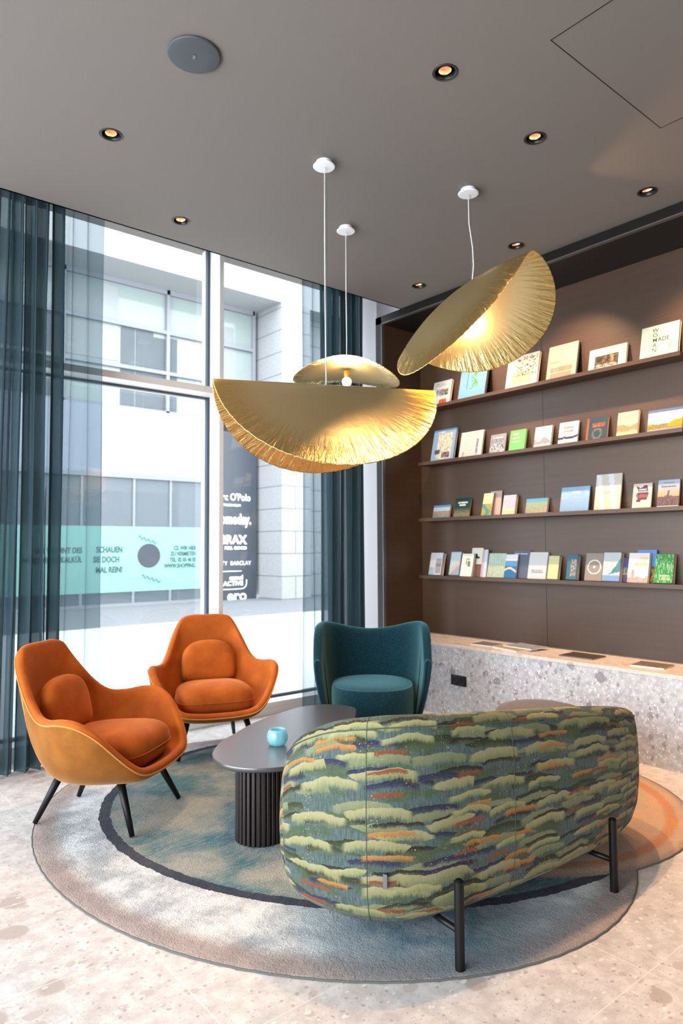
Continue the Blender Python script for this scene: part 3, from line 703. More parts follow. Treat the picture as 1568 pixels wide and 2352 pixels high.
# third ledge
book('small landscape postcard book of a river town, leftmost on the third ledge', 2, 4.464, .205, .128, .016,
     lambda u, v: (.08, .30, .62) if v > .82 else ((.45, .58, .66) if v > .58 else (lerp((.10, .14, .12), (.62, .40, .30), hsh(u*3, v*3, 4)) if v > .22 else (.22, .32, .33))), (.6, .42, .38), group=G3, nb=(28, 18))
bk = book('dark green book with white title over mossy ground on the third ledge', 2, 4.196, .180, .182, .014,
     lambda u, v: (.010, .055, .055) if v > .5 else lerp((.02, .06, .045), lerp((.05, .08, .03), (.36, .34, .24), hsh(u*3, v*4, 6)), min(1, (.5-v)*3.2)), (.35, .2, .09), group=G3)
on_cover(bk, 'WASSERBURG', .09, .132, .020, M['inkw'], .0003, .9, 'CENTER'); on_cover(bk, 'HAGEN', .09, .108, .024, M['inkw'], .0004, .9, 'CENTER')
book('pink-backed brochure standing behind the yellow valley booklet', 2, 3.800, .120, .222, .010, lambda u, v: (.60, .44, .40), (.55, .40, .36), 'paperw', name='brochure', cat='brochure', group=G3, nb=(3, 3), lean=10)
book('narrow yellow-green booklet of a winding valley on the third ledge', 2, 3.847, .104, .208, .008,
     lambda u, v: lerp((.72, .62, .30), (.62, .66, .48), v) if v > .52 else ((.10, .30, .24) if (abs(u-.35-.3*math.sin(v*9)) < .22) else lerp((.20, .25, .06), (.55, .48, .20), hsh(u*3, v*3, 3))), (.6, .5, .4), 'paperw', name='booklet', cat='booklet', group=G3, lean=15, xb=4.750)
book('thick cream book with an old round town engraving on the third ledge', 2, 3.647, .130, .172, .030,
     lambda u, v: (lerp((.36, .36, .46), (.68, .70, .78), hsh(u*3, v*3, 9)) if (v > .40 or abs(math.hypot(u-.5, (v-.42)*1.2)) < .38 and v > .3) else ((.66, .46, .28) if .14 < v < .18 else (.82, .66, .44))), (.7, .5, .3), group=G3)
book('landscape-format book of green vineyards and rooftops on the third ledge', 2, 3.425, .205, .130, .020,
     lambda u, v: (.12, .38, .60) if v > .78 else ((.30, .42, .30) if v > .55-.1*math.sin(u*3) else lerp((.16, .24, .10), (.58, .50, .42), hsh(u*3.5, v*3, 5))), (.6, .45, .45), group=G3, nb=(28, 18))
bk = book('large square sky-blue book of sea haze on the third ledge', 2, 3.095, .245, .204, .014, lambda u, v: lerp((.20, .38, .62), (.36, .54, .74), v*.8+.3*hsh(u*2, v*6, 3)) if v < .55 else lerp((.24, .48, .74), (.36, .56, .78), hsh(u, v, 2)), (.12, .22, .36), group=G3)
on_cover(bk, 'RHEIN', .13, .150, .024, M['inkw'], 0, 1.0, 'CENTER')
book('tall white fanned brochure with two pale sweeping bands on the third ledge', 2, 2.795, .205, .282, .012,
     lambda u, v: (.80, .84, .90) if abs(u-(.32-.22*v)) < .09 or abs(u-(.66+.20*(1-v)*.8-.1*v)) < .10 else ((.58, .50, .46) if .48 < v < .54 and .2 < u < .7 else lerp((.72, .58, .44), (.66, .66, .60), v)), (.62, .50, .46), 'paperw', name='brochure', cat='brochure', group=G3, lean=12)
bk = book('cream book with a dark map shape and red lettering on the third ledge', 2, 2.505, .138, .190, .012,
     lambda u, v: (.10, .09, .15) if (.22+.04*math.sin(v*20) < u < .80+.03*math.sin(v*13) and .36 < v < .88+.05*math.sin(u*12)) or (.2 < u < .45 and .27 < v < .37) else (.80, .68, .58), (.7, .5, .38), group=G3, nb=(30, 40))
on_cover(bk, 'Lebien', .070, .086, .036, M['inkr'], .0008, .9, 'CENTER'); on_cover(bk, 'DUNKLE', .072, .138, .016, M['inkw'], 0, .9, 'CENTER'); on_cover(bk, 'GESCHICHTEN AUS', .072, .122, .013, M['inkw'], 0, .8, 'CENTER')
bk = book('castle-at-dusk book of Rhine tales at the right end of the third ledge', 2, 2.321, .150, .202, .014,
     lambda u, v: (.78, .76, .78) if v < .06 else (lerp((.62, .42, .24), (.44, .54, .70), min(1, (v-.45)*2.4)) if v > .40+.05*(hsh(u*3, 2, 2)-.5)+(.14 if .46 < u < .56 else 0)+.08*max(0, 1-abs(u-.5)*4) else lerp((.03, .02, .05), (.34, .24, .24), hsh(u*3.5, v*4, 7)*.9)), (.35, .2, .12), 'paper', group=G3)
on_cover(bk, 'Rheinmärchen', .075, .148, .019, M['ink'], .0003, .95, 'CENTER'); on_cover(bk, 'Christine Biermann', .075, .178, .010, M['ink'], 0, 1.0, 'CENTER')
# lowest ledge
book('white book with a grey text block, leftmost on the lowest ledge', 3, 4.484, .150, .208, .040, flat((.70, .70, .72), [(.62, .64, .5, .9, K_), (.55, .57, .5, .9, K_), (.48, .5, .5, .9, K_), (.4, .42, .5, .9, K_)], [(.48, .96, .08, .74, (.36, .36, .37), (.40, .40, .41)), (0, .4, 0, .34, (.36, .5, .56), (.5, .62, .66))]), W_, group=G4)
book('teal-edged book with a pale slanting landscape on the lowest ledge', 3, 4.241, .125, .222, .034, lambda u, v: (.05, .26, .36) if u < .05 or u > .95 or v > .95 or v < .03 else ((.62, .56, .38) if abs(v-.1-.5*u) < .10 else ((.40, .40, .50) if v < .12+.5*u else (.56, .64, .68))), (.04, .2, .3), group=G4)
book('tall cream book with an arched hat drawing behind the small plant book', 3, 4.010, .125, .256, .016, lambda u, v: (.03, .03, .035) if (abs(math.hypot((u-.4)*1.0, (v-.68)*1.2)-.0) < .16 and v > .68) or (abs(v-.66) < .025 and .1 < u < .75) else ((.22, .10, .07) if v < .42 and u > .4 else (.78, .74, .66)), (.7, .62, .52), group=G4, lean=9)
book('mauve and pale blue brochure standing right of the small plant book', 3, 3.881, .058, .242, .012, lambda u, v: (.52, .42, .46) if u < .45 else (.58, .66, .80), (.6, .66, .78), 'paperw', name='brochure', cat='brochure', group=G4, lean=11, xb=4.770)
book('small white book with four green plant pictures on the lowest ledge', 3, 4.082, .130, .205, .024, flat((.80, .78, .74), [(.25, .30, .3, .7, (.6, .56, .5))], [(.36, .52, .50, .66, (.06, .10, .04), (.5, .5, .3)), (.56, .76, .44, .66, (.05, .12, .04), (.3, .4, .2)), (.36, .74, .70, .80, (.55, .55, .35), (.3, .38, .2))]), (.6, .48, .36), group=G4, lean=14, xb=4.735)
book('pale green watercolour book on the lowest ledge', 3, 3.819, .180, .210, .018, lambda u, v: lerp((.30, .50, .36), (.60, .72, .62), hsh(u*2, v*1.5, 5)) if v > .55 else lerp((.26, .36, .34), (.62, .70, .44), hsh(u*3.5, v*1.5, 9)), (.12, .18, .24), 'paperw', group=G4)
book('dark grey-blue book with white title line behind the bay view book', 3, 3.560, .160, .232, .020, flat((.11, .14, .20), [(.86, .90, .1, .85, (.7, .72, .75))], []), (.1, .12, .17), group=G4, lean=10)
book('blue book of a river bay seen from above on the lowest ledge', 3, 3.617, .118, .202, .016, lambda u, v: (.70, .74, .80) if v > .72 else ((.10, .28, .55) if v > .5 else ((.55, .55, .48) if abs(v-.34-.08*math.sin(u*4)) < .05 else ((.04, .12, .06) if u < .4 and v > .34 else (.03, .16, .36)))), (.4, .25, .18), group=G4, lean=14, xb=4.750)
bk = book('pale grey book with a small centred title on the lowest ledge', 3, 3.401, .172, .220, .020, flat((.62, .63, .64), [(.30, .34, .18, .85, K_), (.22, .26, .18, .85, K_)], [(.1, .3, .02, .05, (.1, .1, .1), (.1, .1, .1))]), (.62, .62, .62), 'paperw', group=G4)
book('slim yellow-green book with cream pages on the lowest ledge', 3, 3.212, .095, .188, .032, lambda u, v: (.60, .62, .34) if abs(u-.5) < .46 else (.5, .5, .28), (.55, .5, .3), group=G4)
book('teal book with a terrace photograph and thick cream pages on the lowest ledge', 3, 3.033, .085, .193, .046, flat((.05, .17, .24), [], [(.35, .9, .12, .82, (.05, .12, .2), (.55, .42, .3))]), (.05, .17, .24), group=G4)
book('taupe book with a thin white ring on its cover, lowest ledge', 3, 2.885, .140, .211, .028, lambda u, v: (.85, .84, .82) if abs(math.hypot((u-.52), (v-.50)*1.5)-.37) < .03 or math.hypot(u-.52, (v-.5)*1.5) < .07 else (.32, .28, .24), (.3, .24, .2), group=G4, nb=(40, 54))
book('narrow purple book wedged beside the pale mountain book', 3, 2.590, .075, .178, .024, lambda u, v: (.45, .42, .05) if .3 < v < .5 and hsh(u*4, v*4, 3) > .5 else ((.10, .25, .3) if .5 < v < .6 else (.10, .07, .22)), (.10, .07, .22), group=G4, lean=9)
book('pale blue book of a misty mountain slope on the lowest ledge', 3, 2.733, .135, .214, .042, lambda u, v: (.10, .26, .34) if (v < .08+.5*u*u+.25*u and v > .18+.15*u) else ((.22, .38, .62) if v < .2 else lerp((.55, .60, .60), (.50, .62, .66), hsh(u*2, v*3, 4))), (.62, .50, .42), group=G4)
book('tall blue book behind the white Rhine book on the lowest ledge', 3, 2.487, .140, .238, .016, lambda u, v: (.15, .30, .66) if v > .72 else ((.12, .32, .62) if v > .5 else ((.45, .30, .08) if hsh(u*3, v*3, 5) > .55 else (.08, .12, .08))), (.08, .18, .40), group=G4, lean=9)
bk = book('white book titled DER RHEIN with a brown tower on the lowest ledge', 3, 2.530, .150, .216, .024,
     lambda u, v: lerp((.42, .24, .17), (.74, .58, .52), hsh(u*5, v*5, 5)) if (v < .18+.05*math.sin(u*15)*u or (.18 < u < .34 and v < .42)) else (.80, .77, .78), (.7, .6, .55), 'paperw', group=G4, lean=14, xb=4.742)
on_cover(bk, 'DER', .145, .160, .036, M['gilt'], .0006, .95, 'RIGHT'); on_cover(bk, 'RHEIN', .145, .120, .036, M['gilt'], .0006, .95, 'RIGHT')
book('green book of a forest stream at the right end of the lowest ledge', 3, 2.343, .128, .204, .040,
     lambda u, v: (.65, .75, .3) if (.10 < v < .2 and .25 < u < .8 and hsh(u*5, v*3, 2) > .5) else ((.7, .75, .6) if .22 < v < .27 and .25 < u < .8 else (lerp((.02, .16, .05), (.10, .50, .12), hsh(u*2.2, v*2.2, 6)) if hsh(u*3, v*1.6, 1) < .60 else (.32, .52, .36))), (.28, .2, .14), group=G4)
# magazines lying on the bench
def magazine(label, x, y, w, d, th, rz, art, pages='paperw', z=.5955):
    o = thing('magazine', label, 'magazine', (x, y, z), rz, 'magazines lying on the stone bench')
    m = MB(); nx, ny = 16, 16
    for j in range(ny+1):
        for i in range(nx+1): m.v.append((w*(i/nx-.5), d*(j/ny-.5), th+.004*max(0, i/nx-.85)*6*(j/ny)))
    cols = []
    for j in range(ny):
        for i in range(nx):
            a = j*(nx+1)+i; m.f.append((a, a+1, a+nx+2, a+nx+1)); m.m.append(0); cols.append(art((i+.5)/nx, (j+.5)/ny))
    k = m.build('cover', M['print'], o, smooth=False); ca = k.data.color_attributes.new('print', 'FLOAT_COLOR', 'CORNER'); li = 0
    for p, c in zip(k.data.polygons, cols):
        for _ in p.loop_indices: ca.data[li].color = (c[0], c[1], c[2], 1); li += 1
    MB().box((-w/2, -d/2, 0), (w/2, d/2, th-.0006)).build('pages', M[pages], o, smooth=False)
magazine('slate-blue magazine lying nearest the corner on the stone bench', 4.57, 3.66, .17, .20, .008, R(4), lambda u, v: lerp((.10, .13, .17), (.30, .30, .34), hsh(u*2, v*2, 1)))
magazine('cream magazine underneath another one on the stone bench', 4.535, 3.36, .21, .29, .012, R(-14), lambda u, v: lerp((.45, .32, .16), (.66, .52, .34), hsh(u*2, v*2, 2)))
magazine('pale blue-grey magazine lying on top of the cream magazine', 4.61, 3.31, .20, .28, .008, R(-5), lambda u, v: lerp((.20, .25, .32), (.50, .52, .56), hsh(u*2, v*3, 3)), z=.6095)
magazine('dark olive magazine lying mid-bench under the shelves', 4.60, 2.81, .20, .26, .009, R(2), lambda u, v: lerp((.055, .05, .03), (.10, .09, .06), hsh(u*2, v*2, 4)), pages='table')
magazine('brown photo magazine lying at the right end of the bench', 4.58, 2.28, .19, .22, .010, R(6), lambda u, v: lerp((.07, .05, .04), (.36, .28, .22), hsh(u*3, v*3, 5)))

# ---------------------------------------------------------------- rug
def rug_r(th, c):
    # the farthest point of any pebble along this ray
    best = 0
    for cx, cy, a, b, t0 in LOBES:
        dx, dy = math.cos(th), math.sin(th); ox, oy = c[0]-cx, c[1]-cy
        ct, st = math.cos(t0), math.sin(t0)
        ux, uy = (dx*ct+dy*st)/a, (-dx*st+dy*ct)/b; px, py = (ox*ct+oy*st)/a, (-ox*st+oy*ct)/b
        A = ux*ux+uy*uy; B = 2*(ux*px+uy*py); Cc = px*px+py*py-1; D = B*B-4*A*Cc
        if D > 0:
            k = .985 if (cx, cy) == (2.70, 3.0) else 1.0
            best = max(best, k*(-B+math.sqrt(D))/(2*A))
    return best
rc = (2.6, 2.9); NR = 360; m = MB()
rad = [rug_r(2*PI*k/NR, rc) for k in range(NR)]
def ring(off, z): return [(rc[0]+(rad[k]-off+.0012*math.sin(k*1.9))*math.cos(2*PI*k/NR), rc[1]+(rad[k]-off+.0012*math.sin(k*1.9))*math.sin(2*PI*k/NR), z) for k in range(NR)]
rings = [ring(0, .0005), ring(-.003, .003), ring(.001, .006), ring(.010, .0078), ring(.05, .008)]
for fct in (.6, .35, .1): rings.append([(rc[0]+(rad[k]*fct)*math.cos(2*PI*k/NR), rc[1]+(rad[k]*fct)*math.sin(2*PI*k/NR), .008) for k in range(NR)])
m.rings(rings, cap1=True)
rug = m.build('rug', M['rug']); tag(rug, 'pebble-shaped rug of grey, teal and orange patches on the stone floor', 'rug')
rz_ = MB().tube(ring(-.002, .004), .0035, 6, closed=True).build('binding', M['rugedge'], rug)
RZ = .008

# ---------------------------------------------------------------- orange armchairs
def shell_grid(rim, basef, K, bulge):
    """rows from the base ring up to the rim curve"""
    N = len(rim); grid = []
    for k in range(K+1):
        t_ = k/K; row = []
        for i in range(N):
            b = basef(i); r = rim[i]; bl = bulge(i)
            hq, vq = math.sin(t_*PI/2), 1-math.cos(t_*PI/2)
            hh = bl*hq+(1-bl)*t_; vv = bl*vq+(1-bl)*t_
            row.append(Vector((b.x+(r.x-b.x)*hh, b.y+(r.y-b.y)*hh, b.z+(r.z-b.z)*vv)))
        grid.append(row)
    return grid
def normals(grid):
    K = len(grid); N = len(grid[0]); out = []
    for k in range(K):
        row = []
        for i in range(N):
            du = grid[k][(i+1) % N]-grid[k][i-1]; dv = grid[min(k+1, K-1)][i]-grid[max(k-1, 0)][i]
            row.append(du.cross(dv).normalized())
        out.append(row)
    return out
def orange_chair():
    root = thing('armchair', '', 'armchair')
    SHY = -.045
    half = [(0, -.395, .925), (.12, -.392, .925), (.195, -.375, .900), (.235, -.345, .835), (.275, -.285, .735), (.312, -.215, .640), (.352, -.140, .580), (.404, -.055, .572),
            (.444, .04, .588), (.455, .135, .580), (.432, .225, .525), (.380, .300, .430), (.322, .355, .342), (.250, .388, .292), (.13, .400, .275)]
    P = half+[(0, .403, .272)]+[(-x, y, z) for x, y, z in reversed(half[1:])]
    P = [(x*.93, y*.93+SHY, .225+(z-.215)*(.895 if z > .35 else .95)) for x, y, z in P]
    rim = catmull(P, 4); N = len(rim)
    if (rim[1]-rim[0]).x > 0: pass
    ang = [math.atan2(p.y-.02-SHY, p.x) for p in rim]
    def basef(i): return Vector((.225*math.cos(ang[i]), .03+SHY+.235*math.sin(ang[i]), .240))
    def bulge(i):
        p = rim[i]; s = max(0, min(1, (-p.y+SHY-.1)/.3)); return .82-.42*s
    grid = shell_grid(rim, basef, 14, bulge)
    nr = normals(grid)
    c0 = sum(grid[7], Vector())/N
    sgn = 1 if (grid[7][0]-c0).dot(nr[7][0]) > 0 else -1
    T = .045
    O = [[p+n*(sgn*T/2) for p, n in zip(a, b)] for a, b in zip(grid, nr)]
    I = [[p-n*(sgn*T/2) for p, n in zip(a, b)] for a, b in zip(grid, nr)]
    roll = []
    for s in range(1, 6):
        th = PI*s/6; row = []
        for i in range(N):
            n = nr[-1][i]*sgn; u = (grid[-1][i]-grid[-2][i]).normalized()
            row.append(grid[-1][i]+(n*math.cos(th)+u*math.sin(th))*T/2)
        roll.append(row)
    m = MB(); bot = [[Vector((p.x*.5, .03+(p.y-.03)*.5, .216)) for p in O[0]]]
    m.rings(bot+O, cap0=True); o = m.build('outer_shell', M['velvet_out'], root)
    m = MB(); m.rings([O[-1]]+roll+list(reversed(I)), cap1=True); m.build('inner_shell', M['velvet'], root)
    pp = [O[-1][i]+nr[-1][i]*sgn*.002 for i in range(N)]
    MB().tube(pp, .0042, 6, closed=True).build('piping', M['piping'], root)
    # vertical piping down the outer back corners
    for sx_ in (1, -1):
        i = min(range(N), key=lambda k: abs(rim[k].x-sx_*.30)+abs(rim[k].y+.285)*2+abs(rim[k].z-.67))
        MB().tube([O[k][i]+nr[k][i]*sgn*.001 for k in range(14, -1, -1)], .0038, 6).build('piping', M['piping'], root)
    # seat cushion
    out = []
    for k in range(48):
        a = 2*PI*k/48; cx, sy = math.cos(a), math.sin(a)
        e = .55; x = .262*math.copysign(abs(cx)**e, cx)*(1+.08*sy); y = .062+SHY+.272*math.copysign(abs(sy)**(.62), sy)
        out.append((x, y))
    prof = [(.80, .265), (.93, .278), (.985, .315), (1.0, .352), (.985, .390), (.93, .418), (.80, .440), (.55, .454), (.25, .460)]
    cy = .062+SHY
    m = MB(); m.rings([[(x*s, cy+(y-cy)*s, z+.012*(y-cy)/.3) for x, y in out] for s, z in prof], cap0=True, cap1=True)
    cu = m.build('seat_cushion', M['velvet'], root, subsurf=1)
    MB().tube([(x*1.003, cy+(y-cy)*1.003, .345+.012*(y-cy)/.3) for x, y in out], .003, 6, closed=True).build('seam', M['velvet'], cu)
    # back cushion, round topped
    pr_ = []
    for k in range(44):
        a = 2*PI*k/44; cx, sz = math.cos(a), math.sin(a)
        e = .80 if sz > 0 else .35
        pr_.append((.195*math.copysign(abs(cx)**(.80 if sz > 0 else .3), cx)*(1-.05*sz), .150*math.copysign(abs(sz)**e, sz)))
    m = MB(); rr_ = []
    for s, y in [(.70, -.042), (.93, -.034), (.995, -.012), (.995, .008), (.95, .032), (.82, .046), (.5, .056), (.2, .058)]:
        rr_.append([(x*s, y-(.10 if False else 0), z*s) for x, z in pr_])
    m.rings(rr_, cap0=True, cap1=True)
    m.build('back_cushion', M['velvet'], root, subsurf=1, loc=(0, -.250, .560), rot=(R(13), 0, 0))
    for (x, y, fx, fy) in ((.185, .17, .264, .285), (-.185, .17, -.264, .285), (.15, -.16, .197, -.285), (-.15, -.16, -.197, -.285)):
        MB().tube([(x, y, .262), ((x+fx)/2, (y+fy)/2, .13), (fx, fy, .001)], [.0215, .0175, .0125], 18).build('leg', M['black'], root)
    return root
def place(o, x, y, z, face, label=None):
    o.location = (x, y, z); o.rotation_euler = (0, 0, math.atan2(-face[0], face[1]))
    if label: o['label'] = label
    return o
def copy_tree(o, parent=None):
    c = o.copy(); COL.objects.link(c); c.parent = parent
    for ch in list(o.children): copy_tree(ch, c)
    return c
ch1 = orange_chair(); ch1['group'] = 'orange velvet armchairs'
place(ch1, 1.410, 3.655, .0132, (.633, -.774), 'orange velvet armchair at the left, seen side-on beside the left curtain')
ch2 = copy_tree(ch1)
place(ch2, 2.44, 4.38, .0132, (-.36, -.93), 'orange velvet armchair facing the camera in front of the window mullion')

# ---------------------------------------------------------------- teal wing armchair
def teal_chair():
    root = thing('armchair', 'dark teal wool armchair with curved wing back, between curtain and stone bench', 'armchair')
    # seat drum, D-shaped
    out = []
    for k in range(56):
        a = 2*PI*k/56; cx, sy = math.cos(a), math.sin(a)
        x = .300*math.copysign(abs(cx)**.80, cx); y = .03+.33*math.copysign(abs(sy)**.85, sy); out.append((x, y))
    prof = [(.90, .05), (.96, .10), (.985, .22), (1.0, .33), (.995, .367), (.965, .412), (.965, .392), (.88, .410), (.65, .421), (.3, .424)]
    m = MB(); m.rings([[(x*s, .03+(y-.03)*s, z) for x, y in out] for s, z in prof], cap0=True, cap1=True)
    m.build('seat', M['teal'], root, subsurf=1)
    # wrap-around back: open curve from left wing to right wing
    ctrl = [(-.395, .16), (-.398, .02), (-.378, -.14), (-.30, -.27), (-.16, -.335), (0, -.35), (.16, -.335), (.30, -.27), (.378, -.14), (.398, .02), (.395, .16)]
    top = [.56, .755, .795, .775, .735, .715, .735, .775, .795, .755, .56]
    pl = catmull([(x, y, z) for (x, y), z in zip(ctrl, top)], 6, False); n = len(pl)
    rows_o, rows_i = [], []
    K = 12
    for k in range(K+1):
        t_ = k/K; ro, ri = [], []
        for i, p in enumerate(pl):
            q0 = pl[max(i-1, 0)]; q1 = pl[min(i+1, n-1)]; tn = Vector((q1.x-q0.x, q1.y-q0.y, 0)).normalized(); nn_ = Vector((tn.y, -tn.x, 0))
            wing = abs(i/(n-1)-.5)*2
            shrink = 1-.20*(1-t_)**1.6
            lean = (1-t_)*.10
            z = .06+(p.z-.06)*t_
            th = .075*(1-.3*wing)*(.8+.35*t_)
            endf = 1.0
            c = Vector((p.x*shrink, p.y*shrink+ (.0 if p.y < 0 else -.16*(1-t_)**1.2*wing), z))
            ro.append(c+nn_*(th/2)); ri.append(c-nn_*(th/2))
        rows_o.append(ro); rows_i.append(ri)
    # profile loop around the section at every plan point, rounded at the top
    secs = []
    for i in range(n):
        loop = [rows_o[k][i] for k in range(K+1)]
        a, b = rows_o[K][i], rows_i[K][i]; mid = (a+b)/2; hv = (a-b)/2
        for s in range(1, 5):
            th = PI*s/5; loop.append(mid+hv*math.cos(th)+Vector((0, 0, 1))*hv.length*math.sin(th))
        loop += [rows_i[k][i] for k in range(K, -1, -1)]
        secs.append(loop)
    # rounded end caps
    def capsec(sec, dirv):
        c = sum(sec, Vector())/len(sec); out_ = []
        for f_s, d in ((.86, .014), (.6, .024), (.25, .030)):
            r = []
            L = len(sec)
            for j in range(L):
                opp = sec[L-1-j]; mid = (sec[j]+opp)/2
                r.append(mid+(sec[j]-mid)*f_s+dirv*d)
            out_.append(r)
        return out_
    e0 = capsec(secs[0], (pl[0]-pl[2]).to_2d().to_3d().normalized()); e1 = capsec(secs[-1], (pl[-1]-pl[-3]).to_2d().to_3d().normalized())
    m = MB(); m.rings(list(reversed(e0))+secs+e1, closed=True, cap0=True, cap1=True)
    m.build('back', M['teal'], root, subsurf=1)
    m = MB(); m.lathe([(.24, 0), (.24, .055)], 40); m.build('plinth', M['black'], root)
    return root
tc_ = teal_chair(); place(tc_, 3.455, 3.83, .008, (-.66, -.75))

# ---------------------------------------------------------------- coffee table
TZ = .400
tb = thing('coffee_table', 'dark pebble-shaped coffee table on fluted base, in the middle of the rug', 'table', (0, 0, 0))
def fp(px, py, z):   # a point on the horizontal plane z seen at that place of the photograph
    d = f_+r2*((px-784)/1587)-u2*((py-1176)/1587); k = (z-1.4)/d.z
    return Vector((d.x*k, d.y*k, z))
edge_far = [(818, 1657), (817.5, 1630), (811, 1624), (788, 1620), (743, 1617.4), (694, 1622.8), (654, 1633.5), (614, 1647), (574, 1664), (534, 1687), (507, 1703), (493.6, 1718), (487, 1731), (493.6, 1744.7), (520, 1758), (560.5, 1764), (600.7, 1764.7), (654, 1760.7)]
pts = [fp(x, y, TZ) for x, y in edge_far]
pts += [Vector((2.03, 2.60, TZ)), Vector((2.30, 2.62, TZ)), Vector((2.52, 2.78, TZ)), Vector((2.63, 2.95, TZ))]
ctr = sum(pts, Vector())/len(pts)
oc = catmull(pts, 5)
def tring(off, z):
    out = []
    L = len(oc)
    for i, p in enumerate(oc):
        d = (oc[(i+1) % L]-oc[i-1]); nrm = Vector((d.y, -d.x, 0)).normalized()
        if nrm.dot(p-ctr) < 0: nrm = -nrm
        out.append((p.x-nrm.x*off, p.y-nrm.y*off, z))
    return out
m = MB(); m.rings([tring(.012, TZ-.026), tring(.003, TZ-.018), tring(0, TZ-.003), tring(.002, TZ)], cap0=True, cap1=True)
m.build('tabletop', M['table'], tb, auto=50)
def fluted(name, c, L, Rr, rz):
    # stadium section wrapped in half-round slats
    core = []; peri = []
    n = 20
    for s, cx in ((1, L/2), (-1, -L/2)):
        for k in range(n+1):
            a = -PI/2+PI*k/n if s > 0 else PI/2+PI*k/n
            peri.append((cx+Rr*math.cos(a), Rr*math.sin(a)))
    m = MB(); m.rings([[(x*.97, y*.95, 0.0) for x, y in peri], [(x*.97, y*.95, TZ-.026-RZ) for x, y in peri]], cap0=True, cap1=True)
    o = m.build(name, M['slats'], tb, smooth=False, loc=(c[0], c[1], RZ), rot=(0, 0, rz))
    # slats as real geometry, one mesh of fluting
    tot = 0; seg = []
    for i in range(len(peri)):
        a = Vector(peri[i]); b = Vector(peri[(i+1) % len(peri)]); seg.append((a, b, (b-a).length)); tot += (b-a).length
    ns = int(tot/.0235); m = MB()
    for k in range(ns):
        dlt = tot*k/ns
        for a, b, l in seg:
            if dlt <= l and l > 0: p = a+(b-a)*(dlt/l); tg = (b-a).normalized(); break
            dlt -= l
        nrm = Vector((tg.y, -tg.x)); q = []
        for (u_s, w_s) in ((-.0085, -.006), (-.0085, .004), (-.006, .0065), (.006, .0065), (.0085, .004), (.0085, -.006)):
            q.append(p+tg*u_s+nrm*w_s)
        m.rings([[(v_.x, v_.y, 0) for v_ in q], [(v_.x, v_.y, TZ-.0265-RZ) for v_ in q]], cap0=True, cap1=True)
    m.build('fluting', M['slats'], o, smooth=False)
fluted('base', (2.005, 3.035), .42, .115, R(48))
fluted('base', (2.60, 3.26), .22, .10, R(20))
# frosted glass tumbler
gl_ = thing('tealight_glass', 'small frosted aqua glass tumbler standing on the coffee table', 'glass', tuple(fp(640, 1712, TZ)+Vector((.0, .012, .0005))))
m = MB(); n = 48; rr = []
def gr(r, z): return [(r*(1+.022*math.cos(8*2*PI*k/n))*math.cos(2*PI*k/n), r*(1+.022*math.cos(8*2*PI*k/n))*math.sin(2*PI*k/n), z) for k in range(n)]
for r, z in [(.030, 0), (.040, .004), (.050, .022), (.053, .042), (.049, .062), (.0415, .076), (.039, .0775), (.0365, .075), (.044, .06), (.048, .042), (.045, .022), (.034, .010), (.01, .008)]: rr.append(gr(r, z))
m.rings(rr, cap0=True, cap1=True); m.build('bowl', M['aqua'], gl_)
m = MB(); m.lathe([(.0415, .0765), (.0422, .078), (.0412, .0790), (.0395, .0780)], 48, cap0=False, cap1=False); m.build('rim', M['aqua'], gl_)

# ---------------------------------------------------------------- sofa
sf = thing('sofa', 'curved sofa seen from behind, upholstered in green landscape tapestry', 'sofa', (2.25, 1.95, RZ))
ct_ = [  # x, y, top height, top inset, bottom height
 (1.405, 2.02, .705, 0), (1.415, 1.84, .808, 0), (1.50, 1.66, .848, 0), (1.66, 1.555, .850, 0), (1.90, 1.505, .832, 0), (2.17, 1.480, .806, 0), (2.44, 1.465, .777, 0), (2.70, 1.475, .738, 0),
 (2.93, 1.535, .690, 0), (3.08, 1.66, .635, 0), (3.135, 1.84, .585, 0), (3.10, 2.02, .53, 0), (2.98, 2.17, .47, 0), (2.76, 2.26, .30, 0), (2.45, 2.30, .27, 0), (2.05, 2.30, .27, 0), (1.72, 2.26, .28, 0), (1.50, 2.145, .50, 0)]
KS = 1.055
ct_ = [(x*KS, y*KS, 1.4-(1.4-h)*KS, q) for x, y, h, q in ct_]
cv = catmull([(x, y, h) for x, y, h, _ in ct_], 8); N = len(cv)
cen = Vector((2.37, 2.05, 0))
nrm_ = []
for i in range(N):
    d = cv[(i+1) % N]-cv[i-1]; nn_ = Vector((d.y, -d.x, 0)).normalized()
    if nn_.dot(cv[i]-cen) < 0: nn_ = -nn_
    nrm_.append(nn_)
arc = [0]
for i in range(N): arc.append(arc[-1]+((cv[(i+1) % N]-cv[i]).to_2d()).length)
def srow(off, zf):
    out = []
    for i in range(N):
        zb = zbot(cv[i].x)
        out.append(Vector((cv[i].x-nrm_[i].x*off-2.25, cv[i].y-nrm_[i].y*off-1.95, zf(cv[i].z, zb)-RZ)))
    return out
def zbot(x): return .112+.008*max(0, min(1, (x-1.50)/1.0))
Z0 = 0.0
def zmix(fr): return lambda h: Z0+(h-Z0)*fr
